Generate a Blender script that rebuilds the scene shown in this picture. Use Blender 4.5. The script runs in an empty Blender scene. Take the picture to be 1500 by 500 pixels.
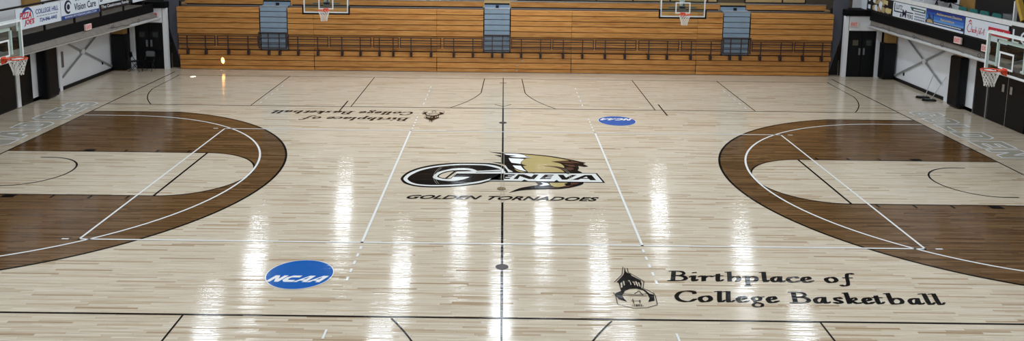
import bpy, bmesh, math, random
from mathutils import Vector, Matrix
from mathutils.geometry import delaunay_2d_cdt
random.seed(7)
C = bpy.context.scene.collection
SC = bpy.context.scene

# ---------------------------------------------------------------- camera, world, lights, exposure
cam = bpy.data.cameras.new('camera'); cam_o = bpy.data.objects.new('camera', cam); C.objects.link(cam_o)
cam.sensor_width = 36.0; cam.lens = 36.0 * 1172.54 / 1500.0
cam.shift_x = (750 - 736.39) / 1500.0; cam.shift_y = (50 - 250) / 1500.0
cam.clip_end = 200
cam_o.matrix_world = Matrix(((0.9999317, -0.0116798, 0.0003562, -0.0332), (0.0020536, 0.1456370, -0.9893360, -20.6336),
                             (0.0115034, 0.9892691, 0.1456510, 6.8884), (0, 0, 0, 1)))
SC.camera = cam_o
SC.view_settings.view_transform = 'Standard'; SC.view_settings.look = 'None'
SC.view_settings.gamma = 1.0; SC.view_settings.use_curve_mapping = False
SC.view_settings.exposure = 0.0
w = bpy.data.worlds.new('world'); SC.world = w; w.use_nodes = True
w.node_tree.nodes['Background'].inputs[0].default_value = (0.8, 0.9, 1, 1)
w.node_tree.nodes['Background'].inputs[1].default_value = 0.05

LAMP_W = 145.0
LAMP_Z = 8.0
def lamp(x, y, p=LAMP_W):
    l = bpy.data.lights.new('ceiling_lamp', 'AREA'); l.shape = 'RECTANGLE'; l.size = 0.7; l.size_y = 1.2
    l.energy = p; l.color = (0.80, 0.90, 1.0)
    o = bpy.data.objects.new('ceiling_lamp', l); C.objects.link(o); o.location = (x, y, LAMP_Z)
for x, y in ([(-7.9, 17.6), (-2.0, 16.0), (2.0, 16.0), (7.9, 17.6)] +
             [(-10.5, 11.6), (-4.1, 10.4), (0.0, 9.4), (4.1, 10.9), (10.5, 12.2)] +
             [(-10.3, 5.4), (-4.1, 4.4), (0.0, 5.0), (4.2, 4.4), (10.6, 5.4)] +
             [(x, y) for y in (-1, -7, -13) for x in (-10.8, -4.1, 4.1, 10.8)]):
    lamp(x, y)
def sunspot(target, src, size_deg, e):
    l = bpy.data.lights.new('sun_beam', 'SPOT'); l.energy = e; l.spot_size = math.radians(size_deg); l.spot_blend = 0.25
    l.shadow_soft_size = 0.01; l.color = (1, 0.97, 0.9)
    o = bpy.data.objects.new('sun_beam', l); C.objects.link(o); o.location = src
    o.rotation_euler = (Vector(target) - Vector(src)).to_track_quat('-Z', 'Y').to_euler()
sunspot((-13.17, 12.7, 0), (-13.9, 8.2, 7.4), 1.5, 26000)
sunspot((-12.47, 14.35, 0.42), (-13.2, 9.8, 7.6), 0.75, 110000)

# ---------------------------------------------------------------- materials
def nt(name):
    m = bpy.data.materials.new(name); m.use_nodes = True
    t = m.node_tree; return m, t, t.nodes['Principled BSDF']
def N(t, k, **kw):
    n = t.nodes.new(k)
    for a, v in kw.items(): setattr(n, a, v)
    return n
def srgb(r, g, b):
    f = lambda c: (c / 255 / 12.92) if c / 255 <= 0.04045 else ((c / 255 + 0.055) / 1.055) ** 2.4
    return (f(r), f(g), f(b), 1)
def mat(name, rgb, rough=0.5, metal=0.0, noise=0.06, scale=6.0, spec=0.5):
    m, t, b = nt(name)
    c = srgb(*rgb)
    tc = N(t, 'ShaderNodeTexCoord'); no = N(t, 'ShaderNodeTexNoise'); no.inputs['Scale'].default_value = scale
    t.links.new(tc.outputs['Object'], no.inputs['Vector'])
    mx = N(t, 'ShaderNodeMix', data_type='RGBA')
    mx.inputs[6].default_value = tuple(v * (1 - noise * 2) for v in c[:3]) + (1,)
    mx.inputs[7].default_value = tuple(min(1, v * (1 + noise * 2)) for v in c[:3]) + (1,)
    t.links.new(no.outputs['Fac'], mx.inputs[0]); t.links.new(mx.outputs[2], b.inputs['Base Color'])
    b.inputs['Roughness'].default_value = rough; b.inputs['Metallic'].default_value = metal
    b.inputs['Specular IOR Level'].default_value = spec
    return m
def M2(t, op, a, b=None):
    n = N(t, 'ShaderNodeMath', operation=op)
    for i, v in enumerate((a, b)):
        if v is None: continue
        if isinstance(v, (int, float)): n.inputs[i].default_value = v
        else: t.links.new(v, n.inputs[i])
    return n.outputs[0]
GLOSS = 0.1
def cupped(t, b):
    """boards are a little cupped across their width and lie a little tilted, so reflections smear along the view"""
    g = N(t, 'ShaderNodeNewGeometry'); s = N(t, 'ShaderNodeSeparateXYZ'); t.links.new(g.outputs['Position'], s.inputs[0])
    yy = M2(t, 'DIVIDE', s.outputs['Y'], 0.0575); row = M2(t, 'FLOOR', yy)
    wn = N(t, 'ShaderNodeTexWhiteNoise', noise_dimensions='1D'); t.links.new(row, wn.inputs['W'])
    xx = M2(t, 'ADD', M2(t, 'DIVIDE', s.outputs['X'], 1.1), M2(t, 'MULTIPLY', wn.outputs['Value'], 17.0))
    cb = N(t, 'ShaderNodeCombineXYZ'); t.links.new(row, cb.inputs[0]); t.links.new(M2(t, 'FLOOR', xx), cb.inputs[1])
    w2 = N(t, 'ShaderNodeTexWhiteNoise', noise_dimensions='2D'); t.links.new(cb.outputs[0], w2.inputs['Vector'])
    f = M2(t, 'SUBTRACT', M2(t, 'FRACT', yy), 0.5)
    cup = M2(t, 'MULTIPLY', M2(t, 'MULTIPLY', f, M2(t, 'ABSOLUTE', f)), CUP * 4)
    tilt = M2(t, 'MULTIPLY', M2(t, 'SUBTRACT', w2.outputs['Value'], 0.5), TILT)
    nv = N(t, 'ShaderNodeCombineXYZ'); t.links.new(M2(t, 'ADD', cup, tilt), nv.inputs[1]); nv.inputs[2].default_value = 1
    no = N(t, 'ShaderNodeVectorMath', operation='NORMALIZE'); t.links.new(nv.outputs[0], no.inputs[0])
    t.links.new(no.outputs[0], b.inputs['Normal'])
CUP, TILT = 0.062, 0.05
def planks(name, stops, length=1.1, width=0.0575, gap=0.3):
    """strip flooring laid along world x: every strip its own tone"""
    m, t, b = nt(name)
    g = N(t, 'ShaderNodeNewGeometry'); s = N(t, 'ShaderNodeSeparateXYZ'); t.links.new(g.outputs['Position'], s.inputs[0])
    yy = M2(t, 'DIVIDE', s.outputs['Y'], width); row = M2(t, 'FLOOR', yy)
    wn = N(t, 'ShaderNodeTexWhiteNoise', noise_dimensions='1D'); t.links.new(row, wn.inputs['W'])
    xx = M2(t, 'ADD', M2(t, 'DIVIDE', s.outputs['X'], length), M2(t, 'MULTIPLY', wn.outputs['Value'], 17.0))
    col = M2(t, 'FLOOR', xx)
    cb = N(t, 'ShaderNodeCombineXYZ'); t.links.new(row, cb.inputs[0]); t.links.new(col, cb.inputs[1])
    w2 = N(t, 'ShaderNodeTexWhiteNoise', noise_dimensions='2D'); t.links.new(cb.outputs[0], w2.inputs['Vector'])
    r = N(t, 'ShaderNodeValToRGB'); t.links.new(w2.outputs['Value'], r.inputs[0])
    e = r.color_ramp.elements
    e[0].position = stops[0][0]; e[0].color = srgb(*stops[0][1]); e[1].position = stops[1][0]; e[1].color = srgb(*stops[1][1])
    for p, c in stops[2:]: k = e.new(p); k.color = srgb(*c)
    # grain stretched along the strip
    mp = N(t, 'ShaderNodeMapping'); mp.inputs['Scale'].default_value = (1.5, 40, 1); t.links.new(g.outputs['Position'], mp.inputs[0])
    no = N(t, 'ShaderNodeTexNoise'); no.inputs['Scale'].default_value = 1.0; no.inputs['Detail'].default_value = 3; t.links.new(mp.outputs[0], no.inputs['Vector'])
    mx = N(t, 'ShaderNodeMix', data_type='RGBA', blend_type='MULTIPLY'); mx.inputs[0].default_value = 1.0
    gr = N(t, 'ShaderNodeValToRGB'); gr.color_ramp.elements[0].position = 0.3; gr.color_ramp.elements[0].color = (0.78, 0.76, 0.74, 1)
    gr.color_ramp.elements[1].position = 0.6; gr.color_ramp.elements[1].color = (1, 1, 1, 1)
    t.links.new(no.outputs['Fac'], gr.inputs[0])
    t.links.new(r.outputs[0], mx.inputs[6]); t.links.new(gr.outputs[0], mx.inputs[7])
    # seams between strips
    fr = M2(t, 'FRACT', yy); seam = M2(t, 'LESS_THAN', fr, 0.045)
    frx = M2(t, 'FRACT', xx); seamx = M2(t, 'LESS_THAN', frx, 0.006)
    sm = M2(t, 'MULTIPLY', M2(t, 'MAXIMUM', seam, seamx), gap)
    m3 = N(t, 'ShaderNodeMix', data_type='RGBA'); t.links.new(sm, m3.inputs[0]); t.links.new(mx.outputs[2], m3.inputs[6])
    m3.inputs[7].default_value = srgb(110, 90, 70)
    t.links.new(m3.outputs[2], b.inputs['Base Color'])
    # finish: every strip a little differently polished and tilted
    t.links.new(M2(t, 'ADD', M2(t, 'MULTIPLY', w2.outputs['Value'], 0.04), GLOSS - 0.02), b.inputs['Roughness'])
    b.inputs['Specular IOR Level'].default_value = 0.3
    cupped(t, b)
    return m
MAPLE = planks('maple_strips', [(0.0, (178, 154, 126)), (0.07, (201, 181, 155)), (0.25, (213, 198, 175)), (0.6, (218, 203, 181)), (1.0, (224, 211, 191))])
STAIN = planks('stained_strips', [(0.0, (84, 59, 34)), (0.3, (102, 74, 45)), (0.7, (114, 84, 53)), (1.0, (124, 94, 62))], gap=0.25)
def paint(name, rgb):
    m = mat(name, rgb, rough=GLOSS + 0.02, noise=0.02, spec=0.1 if sum(rgb) < 60 else 0.3); cupped(m.node_tree, m.node_tree.nodes['Principled BSDF']); return m
P_BLACK = paint('black_paint', (12, 10, 10)); P_WHITE = paint('white_paint', (238, 238, 236)); P_BLUE = paint('blue_paint', (0, 92, 176))
P_GOLD = paint('gold_paint', (186, 166, 112)); P_BROWN = paint('brown_paint', (84, 52, 40)); P_SILVER = paint('silver_paint', (228, 228, 224))
P_INK = paint('ink_paint', (8, 8, 12)); P_GREY = paint('faded_letter_fill', (184, 178, 162)); P_EDGE = paint('pale_edge_paint', (252, 253, 254))
P_BRASS = mat('brass', (120, 98, 60), 0.35, 0.6)

def wood(name, a, bcol, rough=0.38):
    m, t, b = nt(name)
    tc = N(t, 'ShaderNodeTexCoord'); oi = N(t, 'ShaderNodeObjectInfo')
    ad = N(t, 'ShaderNodeVectorMath', operation='ADD'); t.links.new(tc.outputs['Object'], ad.inputs[0])
    sc = N(t, 'ShaderNodeVectorMath', operation='SCALE'); sc.inputs[0].default_value = (37, 11, 23); t.links.new(oi.outputs['Random'], sc.inputs['Scale'])
    t.links.new(sc.outputs[0], ad.inputs[1])
    mp = N(t, 'ShaderNodeMapping'); mp.inputs['Scale'].default_value = (0.9, 9, 14); t.links.new(ad.outputs[0], mp.inputs[0])
    no = N(t, 'ShaderNodeTexNoise'); no.inputs['Scale'].default_value = 1.3; no.inputs['Detail'].default_value = 5; no.inputs['Distortion'].default_value = 0.8
    t.links.new(mp.outputs[0], no.inputs['Vector'])
    r = N(t, 'ShaderNodeValToRGB'); t.links.new(no.outputs['Fac'], r.inputs[0])
    r.color_ramp.elements[0].position = 0.3; r.color_ramp.elements[0].color = srgb(*a)
    r.color_ramp.elements[1].position = 0.62; r.color_ramp.elements[1].color = srgb(*bcol)
    # each board a slightly different tone
    mu = M2(t, 'ADD', M2(t, 'MULTIPLY', oi.outputs['Random'], 0.22), 0.89)
    hs = N(t, 'ShaderNodeHueSaturation'); t.links.new(mu, hs.inputs['Value']); t.links.new(r.outputs[0], hs.inputs['Color'])
    t.links.new(hs.outputs[0], b.inputs['Base Color']); b.inputs['Roughness'].default_value = rough
    return m
PINE = wood('varnished_pine', (172, 108, 48), (206, 148, 80))
BROWN_METAL = mat('brown_rail_metal', (62, 48, 48), 0.45, 0.2)
STEP = mat('blue_grey_step', (134, 152, 170), 0.5, 0, 0.08, 3)
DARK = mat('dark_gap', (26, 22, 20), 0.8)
BLACK = mat('black_vinyl', (10, 12, 16), 0.42, 0, 0.1, 6, 0.25)
BLACKM = mat('black_metal', (12, 12, 14), 0.45, 0.2)
FASCIA = mat('black_fascia', (10, 11, 13), 0.7, 0, 0.06, 6, 0.15)
WHITEW = mat('white_wall_paint', (236, 238, 242), 0.6, 0, 0.03, 1.5)
WHITEM = mat('white_metal', (232, 234, 234), 0.35)
GREYM = mat('grey_metal', (120, 122, 126), 0.4, 0.5)
SILVER = mat('bright_metal', (190, 194, 198), 0.3, 0.8)
SOFFIT = mat('grey_soffit', (128, 121, 114), 0.7, 0, 0.15, 4)
TAN = mat('tan_wall', (176, 146, 98), 0.7, 0, 0.06, 2)
FARW = mat('far_wall_paint', (96, 84, 70), 0.8, 0, 0.06, 2)
TANC = mat('tan_column_paint', (168, 128, 70), 0.6)
BROWNW = mat('brown_panel', (82, 64, 46), 0.7)
CEIL = mat('ceiling_paint', (226, 226, 222), 0.8, 0, 0.03)
ORANGE = mat('orange_rim_paint', (214, 70, 30), 0.4)
NETM = mat('white_cord', (230, 228, 222), 0.7)
TEAL = mat('teal_plastic', (52, 120, 116), 0.4)
MESHM = mat('grey_mesh', (84, 86, 98), 0.8, 0, 0.25, 30)
BANNER = mat('banner_white', (222, 230, 240), 0.5, 0, 0.01)
INKBLUE = mat('banner_blue', (34, 66, 140), 0.5); INKNAVY = mat('banner_navy', (28, 36, 64), 0.5); INKRED = mat('banner_red', (196, 38, 60), 0.5)
INKBLACK = mat('banner_black', (22, 22, 26), 0.5); INKGOLD = mat('banner_gold', (206, 190, 130), 0.5); INKPINK = mat('sign_pink', (226, 92, 96), 0.5)
INKTAN = mat('banner_tan', (178, 158, 118), 0.5); INKGREEN = mat('banner_green', (60, 92, 84), 0.5); SIGNPINK = mat('sign_face', (236, 206, 200), 0.5)
INKGREY = mat('banner_grey', (128, 136, 156), 0.5)
SKY = [mat('banner_sky', c, 0.5, 0, 0.02) for c in ((30, 52, 134), (38, 84, 168), (60, 116, 196), (96, 150, 214))]
gm, t, b = nt('clear_glass')
tr = N(t, 'ShaderNodeBsdfTransparent'); tr.inputs[0].default_value = (0.90, 0.96, 0.94, 1); gl = N(t, 'ShaderNodeBsdfGlossy'); gl.inputs['Roughness'].default_value = 0.03
ms = N(t, 'ShaderNodeMixShader'); ms.inputs[0].default_value = 0.06
t.links.new(tr.outputs[0], ms.inputs[1]); t.links.new(gl.outputs[0], ms.inputs[2])
t.links.new(ms.outputs[0], t.nodes['Material Output'].inputs[0]); GLASS = gm

# ---------------------------------------------------------------- helpers
class MB:
    def __init__(s): s.v = []; s.f = []; s.mi = []; s.m = 0
    def quad(s, pts):
        i = len(s.v); s.v += [tuple(p) for p in pts]; s.f.append(tuple(range(i, i + len(pts)))); s.mi.append(s.m); return s
    def box(s, x0, x1, y0, y1, z0, z1, ch=0.0):
        if ch <= 0:
            i = len(s.v)
            s.v += [(x, y, z) for x in (x0, x1) for y in (y0, y1) for z in (z0, z1)]
            for f in ((0, 1, 3, 2), (4, 6, 7, 5), (0, 4, 5, 1), (2, 3, 7, 6), (0, 2, 6, 4), (1, 5, 7, 3)):
                s.f.append(tuple(i + k for k in f)); s.mi.append(s.m)
            return s
        bm = bmesh.new(); r = bmesh.ops.create_cube(bm, size=1)
        bmesh.ops.scale(bm, vec=(x1 - x0, y1 - y0, z1 - z0), verts=bm.verts)
        bmesh.ops.translate(bm, vec=((x0 + x1) / 2, (y0 + y1) / 2, (z0 + z1) / 2), verts=bm.verts)
        bmesh.ops.bevel(bm, geom=list(bm.edges), offset=ch, segments=2, affect='EDGES', profile=0.5)
        return s.bm(bm)
    def bm(s, bm, mtx=None):
        i = len(s.v); bm.verts.ensure_lookup_table(); bm.verts.index_update()
        for v in bm.verts: s.v.append(tuple(mtx @ v.co if mtx else v.co))
        for f in bm.faces: s.f.append(tuple(i + v.index for v in f.verts)); s.mi.append(s.m)
        bm.free(); return s
    def tube(s, pts, r, n=8, closed=False):
        pts = [Vector(p) for p in pts]; rings = []; L = len(pts)
        for k, p in enumerate(pts):
            if closed: d = pts[(k + 1) % L] - pts[k - 1]
            else: d = pts[min(k + 1, L - 1)] - pts[max(k - 1, 0)]
            d.normalize(); u = d.cross(Vector((0, 0, 1)) if abs(d.z) < 0.9 else Vector((1, 0, 0))).normalized(); w_ = d.cross(u)
            i = len(s.v); rings.append(i)
            for a in range(n):
                q = p + (u * math.cos(2 * math.pi * a / n) + w_ * math.sin(2 * math.pi * a / n)) * r
                s.v.append(tuple(q))
        for k in range(L if closed else L - 1):
            a0, b0 = rings[k], rings[(k + 1) % L]
            for a in range(n):
                s.f.append((a0 + a, a0 + (a + 1) % n, b0 + (a + 1) % n, b0 + a)); s.mi.append(s.m)
        if not closed:
            s.f.append(tuple(rings[0] + a for a in range(n))[::-1]); s.f.append(tuple(rings[-1] + a for a in range(n))); s.mi += [s.m, s.m]
        return s
    def bar(s, p, q, a, b_, up=(0, 0, 1)):
        """rectangular bar from p to q, section a (sideways) x b_ (along up)"""
        p, q = Vector(p), Vector(q); d = (q - p).normalized(); u = Vector(up)
        sd = d.cross(u)
        if sd.length < 1e-4: sd = Vector((1, 0, 0))
        sd.normalize(); u = sd.cross(d).normalized()
        i = len(s.v)
        for e in (p, q):
            for x, y in ((-1, -1), (1, -1), (1, 1), (-1, 1)): s.v.append(tuple(e + sd * x * a / 2 + u * y * b_ / 2))
        for f in ((3, 2, 1, 0), (4, 5, 6, 7), (0, 1, 5, 4), (1, 2, 6, 5), (2, 3, 7, 6), (3, 0, 4, 7)): s.f.append(tuple(i + k for k in f)); s.mi.append(s.m)
        return s
    def prism(s, poly, f0, f1):
        """outline given as 2-D points; f0 / f1 map a point to the near / far face"""
        n = len(poly); i = len(s.v)
        s.v += [tuple(f0(*p)) for p in poly] + [tuple(f1(*p)) for p in poly]
        s.f.append(tuple(range(i, i + n))); s.f.append(tuple(range(i + 2 * n - 1, i + n - 1, -1)))
        for k in range(n): s.f.append((i + k, i + n + k, i + n + (k + 1) % n, i + (k + 1) % n))
        s.mi += [s.m] * (n + 2); return s
    def build(s, name, mats, parent=None, origin=None, smooth=False):
        me = bpy.data.meshes.new(name)
        o = bpy.data.objects.new(name, me); C.objects.link(o)
        off = Vector((0, 0, 0))
        if parent is not None: off = world_of(parent); o.parent = parent
        if origin is not None: o.location = Vector(origin) - off; off = Vector(origin)
        o['_w'] = list(off)
        me.from_pydata([tuple(Vector(v) - off) for v in s.v], [], s.f)
        if not isinstance(mats, (list, tuple)): mats = [mats]
        for m in mats: me.materials.append(m)
        for p, k in zip(me.polygons, s.mi): p.material_index = k; p.use_smooth = smooth
        me.update()
        bm = bmesh.new(); bm.from_mesh(me); bmesh.ops.recalc_face_normals(bm, faces=bm.faces); bm.to_mesh(me); bm.free()
        return o
def world_of(o): return Vector(o['_w'])
def tag(o, label=None, cat=None, group=None, kind=None):
    if label: o['label'] = label
    if cat: o['category'] = cat
    if group: o['group'] = group
    if kind: o['kind'] = kind
    return o
def thing(name, loc, label, cat, group=None):
    o = bpy.data.objects.new(name, None); C.objects.link(o); o.location = loc; o['_w'] = list(loc); o.empty_display_size = 0.2
    return tag(o, label, cat, group)
def struct(name, mb, m, parent=None):
    o = mb.build(name, m, parent)
    if parent is None: o['kind'] = 'structure'
    return o
def arc(cx, cy, r, a0, a1, n=48):
    return [(cx + r * math.cos(math.radians(a0 + (a1 - a0) * k / n)), cy + r * math.sin(math.radians(a0 + (a1 - a0) * k / n))) for k in range(n + 1)]

# broad-nib lettering: strokes swept with a flat pen
def hull(pts):
    pts = sorted(set((round(x, 5), round(y, 5)) for x, y in pts))
    if len(pts) < 3: return pts
    def half(ps):
        h = []
        for p in ps:
            while len(h) > 1 and (h[-1][0] - h[-2][0]) * (p[1] - h[-2][1]) - (h[-1][1] - h[-2][1]) * (p[0] - h[-2][0]) <= 0: h.pop()
            h.append(p)
        return h
    a, b_ = half(pts), half(pts[::-1]); return a[:-1] + b_[:-1]
def smooth(pts, n=7):
    if len(pts) < 3: return pts
    P = [pts[0]] + list(pts) + [pts[-1]]; out = []
    for i in range(1, len(P) - 2):
        for k in range(n):
            t_ = k / n; q = []
            for d in (0, 1):
                p0, p1, p2, p3 = P[i - 1][d], P[i][d], P[i + 1][d], P[i + 2][d]
                q.append(0.5 * (2 * p1 + (p2 - p0) * t_ + (2 * p0 - 5 * p1 + 4 * p2 - p3) * t_ * t_ + (3 * p1 - p0 - 3 * p2 + p3) * t_ ** 3))
            out.append(tuple(q))
    return out + [pts[-1]]
def nib(strokes, wd=0.2, th=0.05, ang=12):
    a = math.radians(ang); nx, ny = wd / 2 * math.cos(a), wd / 2 * math.sin(a); mx_, my_ = -th / 2 * math.sin(a), th / 2 * math.cos(a)
    polys = []
    for st in strokes:
        k = 1.0
        if isinstance(st, tuple) and not isinstance(st[0], tuple): k, st = st
        p = smooth(st) if len(st) > 2 else list(st)
        for (x0, y0), (x1, y1) in zip(p, p[1:]):
            polys.append(hull([(x + sx * nx * k + sy * mx_, y + sx * ny * k + sy * my_) for x, y in ((x0, y0), (x1, y1)) for sx in (-1, 1) for sy in (-1, 1)]))
    return polys
def rounded(poly, n=4):
    """round an outline off between its sharp corners"""
    L = len(poly); out = []
    def corner(i):
        a, b_, c = Vector(poly[i - 1]), Vector(poly[i]), Vector(poly[(i + 1) % L])
        return (b_ - a).angle(c - b_, 0) > 0.75
    for i in range(L):
        p0, p1, p2, p3 = poly[i - 1], poly[i], poly[(i + 1) % L], poly[(i + 2) % L]
        if corner(i): p0 = p1
        if corner((i + 1) % L): p3 = p2
        for k in range(n):
            t_ = k / n
            out.append(tuple(0.5 * (2 * b_ + (c - a) * t_ + (2 * a - 5 * b_ + 4 * c - d) * t_ * t_ + (3 * b_ - a - 3 * c + d) * t_ ** 3) for a, b_, c, d in zip(p0, p1, p2, p3)))
    return out
# glyphs: cap height 1, x-height 0.56; width is fitted where the letter is placed
GL = {
 'B': [[(.16, .97), (.16, .03)], (.7, [(0, .97), (.3, .97), (.52, .93), (.62, .75), (.5, .58), (.2, .53)]), (.9, [(.2, .53), (.55, .5), (.72, .28), (.6, .08), (.35, .03), (0, .03)]), (.3, [(0, .03), (.3, .03)])],
 'C': [(.9, [(.88, .74), (.84, .9), (.55, .97), (.25, .85), (.1, .5), (.22, .16), (.5, .02), (.75, .07), (.92, .25)])],
 'i': [(.7, [(.0, .4), (.2, .52)]), [(.34, .52), (.3, .12), (.42, .03)], (.5, [(.42, .03), (.55, .06), (.68, .16)]), [(.33, .86), (.4, .84)]],
 'r': [(.6, [(.0, .44), (.16, .53)]), [(.3, .52), (.3, .04)], (.7, [(.34, .32), (.5, .48), (.7, .52), (.85, .46)])],
 't': [[(.36, .72), (.33, .14), (.46, .03)], (.5, [(.46, .03), (.62, .06), (.8, .18)]), (.3, [(.0, .56), (.8, .56)])],
 'h': [(.5, [(.0, .93), (.2, .96)]), [(.22, .96), (.22, .04)], (.8, [(.24, .3), (.45, .48), (.7, .52)]), [(.76, .48), (.8, .24), (.66, .03)]],
 'p': [(.5, [(.0, .46), (.18, .53)]), [(.26, .52), (.26, -.36)], (.9, [(.28, .36), (.5, .52), (.8, .46), (.86, .25), (.7, .06), (.4, .05)]), (.4, [(.08, -.38), (.42, -.38)])],
 'l': [(.5, [(.0, .93), (.3, .97)]), [(.44, .96), (.42, .14), (.56, .03)], (.5, [(.56, .03), (.72, .05), (.9, .18)])],
 'a': [(.9, [(.66, .5), (.4, .52), (.14, .34), (.14, .12), (.32, .03), (.52, .12), (.66, .4)]), [(.7, .53), (.66, .16), (.76, .03)], (.4, [(.76, .03), (.88, .05), (1, .14)])],
 'c': [(.95, [(.84, .43), (.7, .52), (.4, .5), (.15, .28), (.3, .06), (.6, .03), (.95, .16)])],
 'e': [(.95, [(.14, .27), (.5, .27), (.82, .38), (.7, .52), (.42, .51), (.15, .3), (.28, .07), (.6, .02), (1, .16)])],
 'o': [(.95, [(.5, .53), (.2, .42), (.14, .22), (.32, .04), (.6, .04), (.84, .2), (.84, .38), (.66, .52), (.5, .53)])],
 'f': [(.8, [(.98, .88), (.8, .95), (.62, .84), (.54, .5), (.5, .1), (.42, -.2), (.2, -.3), (.02, -.22)]), (.3, [(.28, .5), (.86, .5)])],
 'g': [(.8, [(.5, .53), (.2, .44), (.18, .26), (.42, .16), (.68, .24), (.72, .42), (.5, .53)]), (.6, [(.36, .16), (.28, .04), (.6, -.04), (.84, -.16), (.7, -.34), (.3, -.36), (.12, -.24), (.24, -.08), (.5, -.03)]), (.5, [(.66, .48), (.98, .52)])],
 's': [(.85, [(.8, .44), (.6, .53), (.32, .48), (.3, .34), (.62, .22), (.76, .12), (.5, .02), (.14, .1)])],
 'k': [(.5, [(.0, .93), (.16, .96)]), [(.22, .96), (.22, .03)], (.6, [(.26, .26), (.5, .46), (.7, .52), (.78, .4), (.6, .3), (.34, .27)]), (.8, [(.36, .27), (.6, .1), (.8, .03), (1, .1)])],
 'b': [(.5, [(.0, .93), (.16, .96)]), [(.22, .96), (.22, .12), (.4, .03)], (.9, [(.24, .3), (.45, .5), (.75, .5), (.88, .3), (.78, .1), (.55, .03), (.4, .03)])],
 'A': [(.5, [(0, .03), (.3, .5), (.55, .97)]), [(.58, .97), (.8, .1), (.95, .03)], (.4, [(.2, .36), (.72, .36)])],
 '-': [(.6, [(.1, .3), (.8, .3)])],
}
def union(polys):
    """one flat, non-overlapping set of faces covering all the given convex pieces"""
    vs, fs = [], []
    for p in polys:
        if len(p) > 2: fs.append(list(range(len(vs), len(vs) + len(p)))); vs += [Vector(q) for q in p]
    v, e, f, _, _, src = delaunay_2d_cdt(vs, [], fs, 0, 1e-5)
    return [[(v[i].x, v[i].y) for i in t_] for t_, o in zip(f, src) if o]
def glyph_polys(ch, x0, x1, y0, cap, slant=0.25, wd=0.2, th=0.055):
    wdt = x1 - x0; k = wdt / cap
    for _ in range(3):                      # the drawn letter, pen width and slant included, is fitted to x0..x1
        st = [(s_[0], [(px * k, py) for px, py in s_[1]]) if isinstance(s_, tuple) else (1.0, [(px * k, py) for px, py in s_]) for s_ in GL[ch]]
        pl = [[((x + y * slant) * cap, y * cap) for x, y in p] for p in nib(st, wd, th)]
        X = [x for p in pl for x, y in p]; a, b_ = min(X), max(X)
        k = max(k + (wdt - (b_ - a)) / cap, 0.12)
    return union([[(x - a + x0, y + y0) for x, y in p] for p in pl])
def text_bm(s, x0, x1, y0, y1, slant=0.0, bold=0.0):
    """sans lettering fitted into a rectangle, as a flat mesh"""
    cu = bpy.data.curves.new('lettering', 'FONT'); cu.body = s; cu.size = 1; cu.offset = bold; cu.resolution_u = 3
    o = bpy.data.objects.new('lettering', cu); C.objects.link(o); bpy.context.view_layer.update()
    me = bpy.data.meshes.new_from_object(o.evaluated_get(bpy.context.evaluated_depsgraph_get()))
    bm = bmesh.new(); bm.from_mesh(me); bpy.data.objects.remove(o); bpy.data.meshes.remove(me); bpy.data.curves.remove(cu)
    X = [v.co.x for v in bm.verts]; Y = [v.co.y for v in bm.verts]
    ax, bx, ay, by = min(X), max(X), min(Y), max(Y); sl = slant * (y1 - y0)
    for v in bm.verts:
        ty = (v.co.y - ay) / (by - ay)
        v.co = Vector((x0 + (v.co.x - ax) / (bx - ax) * (x1 - x0 - sl) + ty * sl, y0 + ty * (y1 - y0), 0))
    return bm
# ---------------------------------------------------------------- the room
WX, YF, YN, ZC = 17.15, 18.6, -26.0, 9.4
floor = struct('floor', MB().box(-WX - .2, WX + .2, YN, YF, -0.2, 0), MAPLE)
struct('ceiling', MB().box(-WX - .2, WX + .2, YN, YF + .2, ZC, ZC + .2), CEIL)
struct('wall_left', MB().box(-WX - .2, -WX, YN, YF, 0, ZC), WHITEW)
struct('wall_right', MB().box(WX, WX + .2, YN, YF, 0, ZC), WHITEW)
struct('wall_far', MB().box(-WX, WX, YF, YF + .2, 0, ZC), FARW)
struct('wall_near', MB().box(-WX, WX, YN - .2, YN, 0, ZC), TAN)

# ---------------------------------------------------------------- paint on the floor (flat, in layers a millimetre apart)
def paint_part(name, polys, m, layer, parent=floor, rot=False):
    mb = MB(); z = layer * 0.0012
    for p in polys:
        if len(p) > 2: mb.quad([((-x, -y, z) if rot else (x, y, z)) for x, y in p])
    o = mb.build(name, m, parent)
    bm = bmesh.new(); bm.from_mesh(o.data)
    for f in bm.faces:
        if f.normal.z < 0: f.normal_flip()
    bm.to_mesh(o.data); bm.free()
    return o
def seg(a, b_, w_=0.05):
    (x0, y0), (x1, y1) = a, b_; d = math.hypot(x1 - x0, y1 - y0); nx, ny = -(y1 - y0) / d * w_ / 2, (x1 - x0) / d * w_ / 2
    return [(x0 + nx, y0 + ny), (x0 - nx, y0 - ny), (x1 - nx, y1 - ny), (x1 + nx, y1 + ny)]
def path(pts, w_=0.05): return [seg(a, b_, w_) for a, b_ in zip(pts, pts[1:])]
def mirror(polys): return polys + [[(-x, y) for x, y in p] for p in polys]
def strip(outer, inner): return [[outer[i], outer[i + 1], inner[i + 1], inner[i]] for i in range(len(outer) - 1)]
BX, BY = 14.325, 7.62
# stained wood round the lanes, and the lanes left pale
HX = 12.75; A0 = 77.9
def three(r, ystraight):
    a = math.degrees(math.asin(min(1, ystraight / r)))
    return [(-BX, -ystraight)] + arc(-HX, 0, r, -a, a, 64) + [(-BX, ystraight)]
out = three(6.75, 6.6)
for sgn in (1, -1):
    paint_part('stained_arc', [[(x * sgn, y) for x, y in out]], STAIN, 1)
lane = [(-BX, -1.83), (-8.535, -1.83)] + arc(-8.535, 0, 1.83, -90, 90, 32) + [(-BX, 1.83)]
for sgn in (1, -1):
    paint_part('pale_lane', [[(x * sgn, y) for x, y in lane]], MAPLE, 2)
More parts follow.
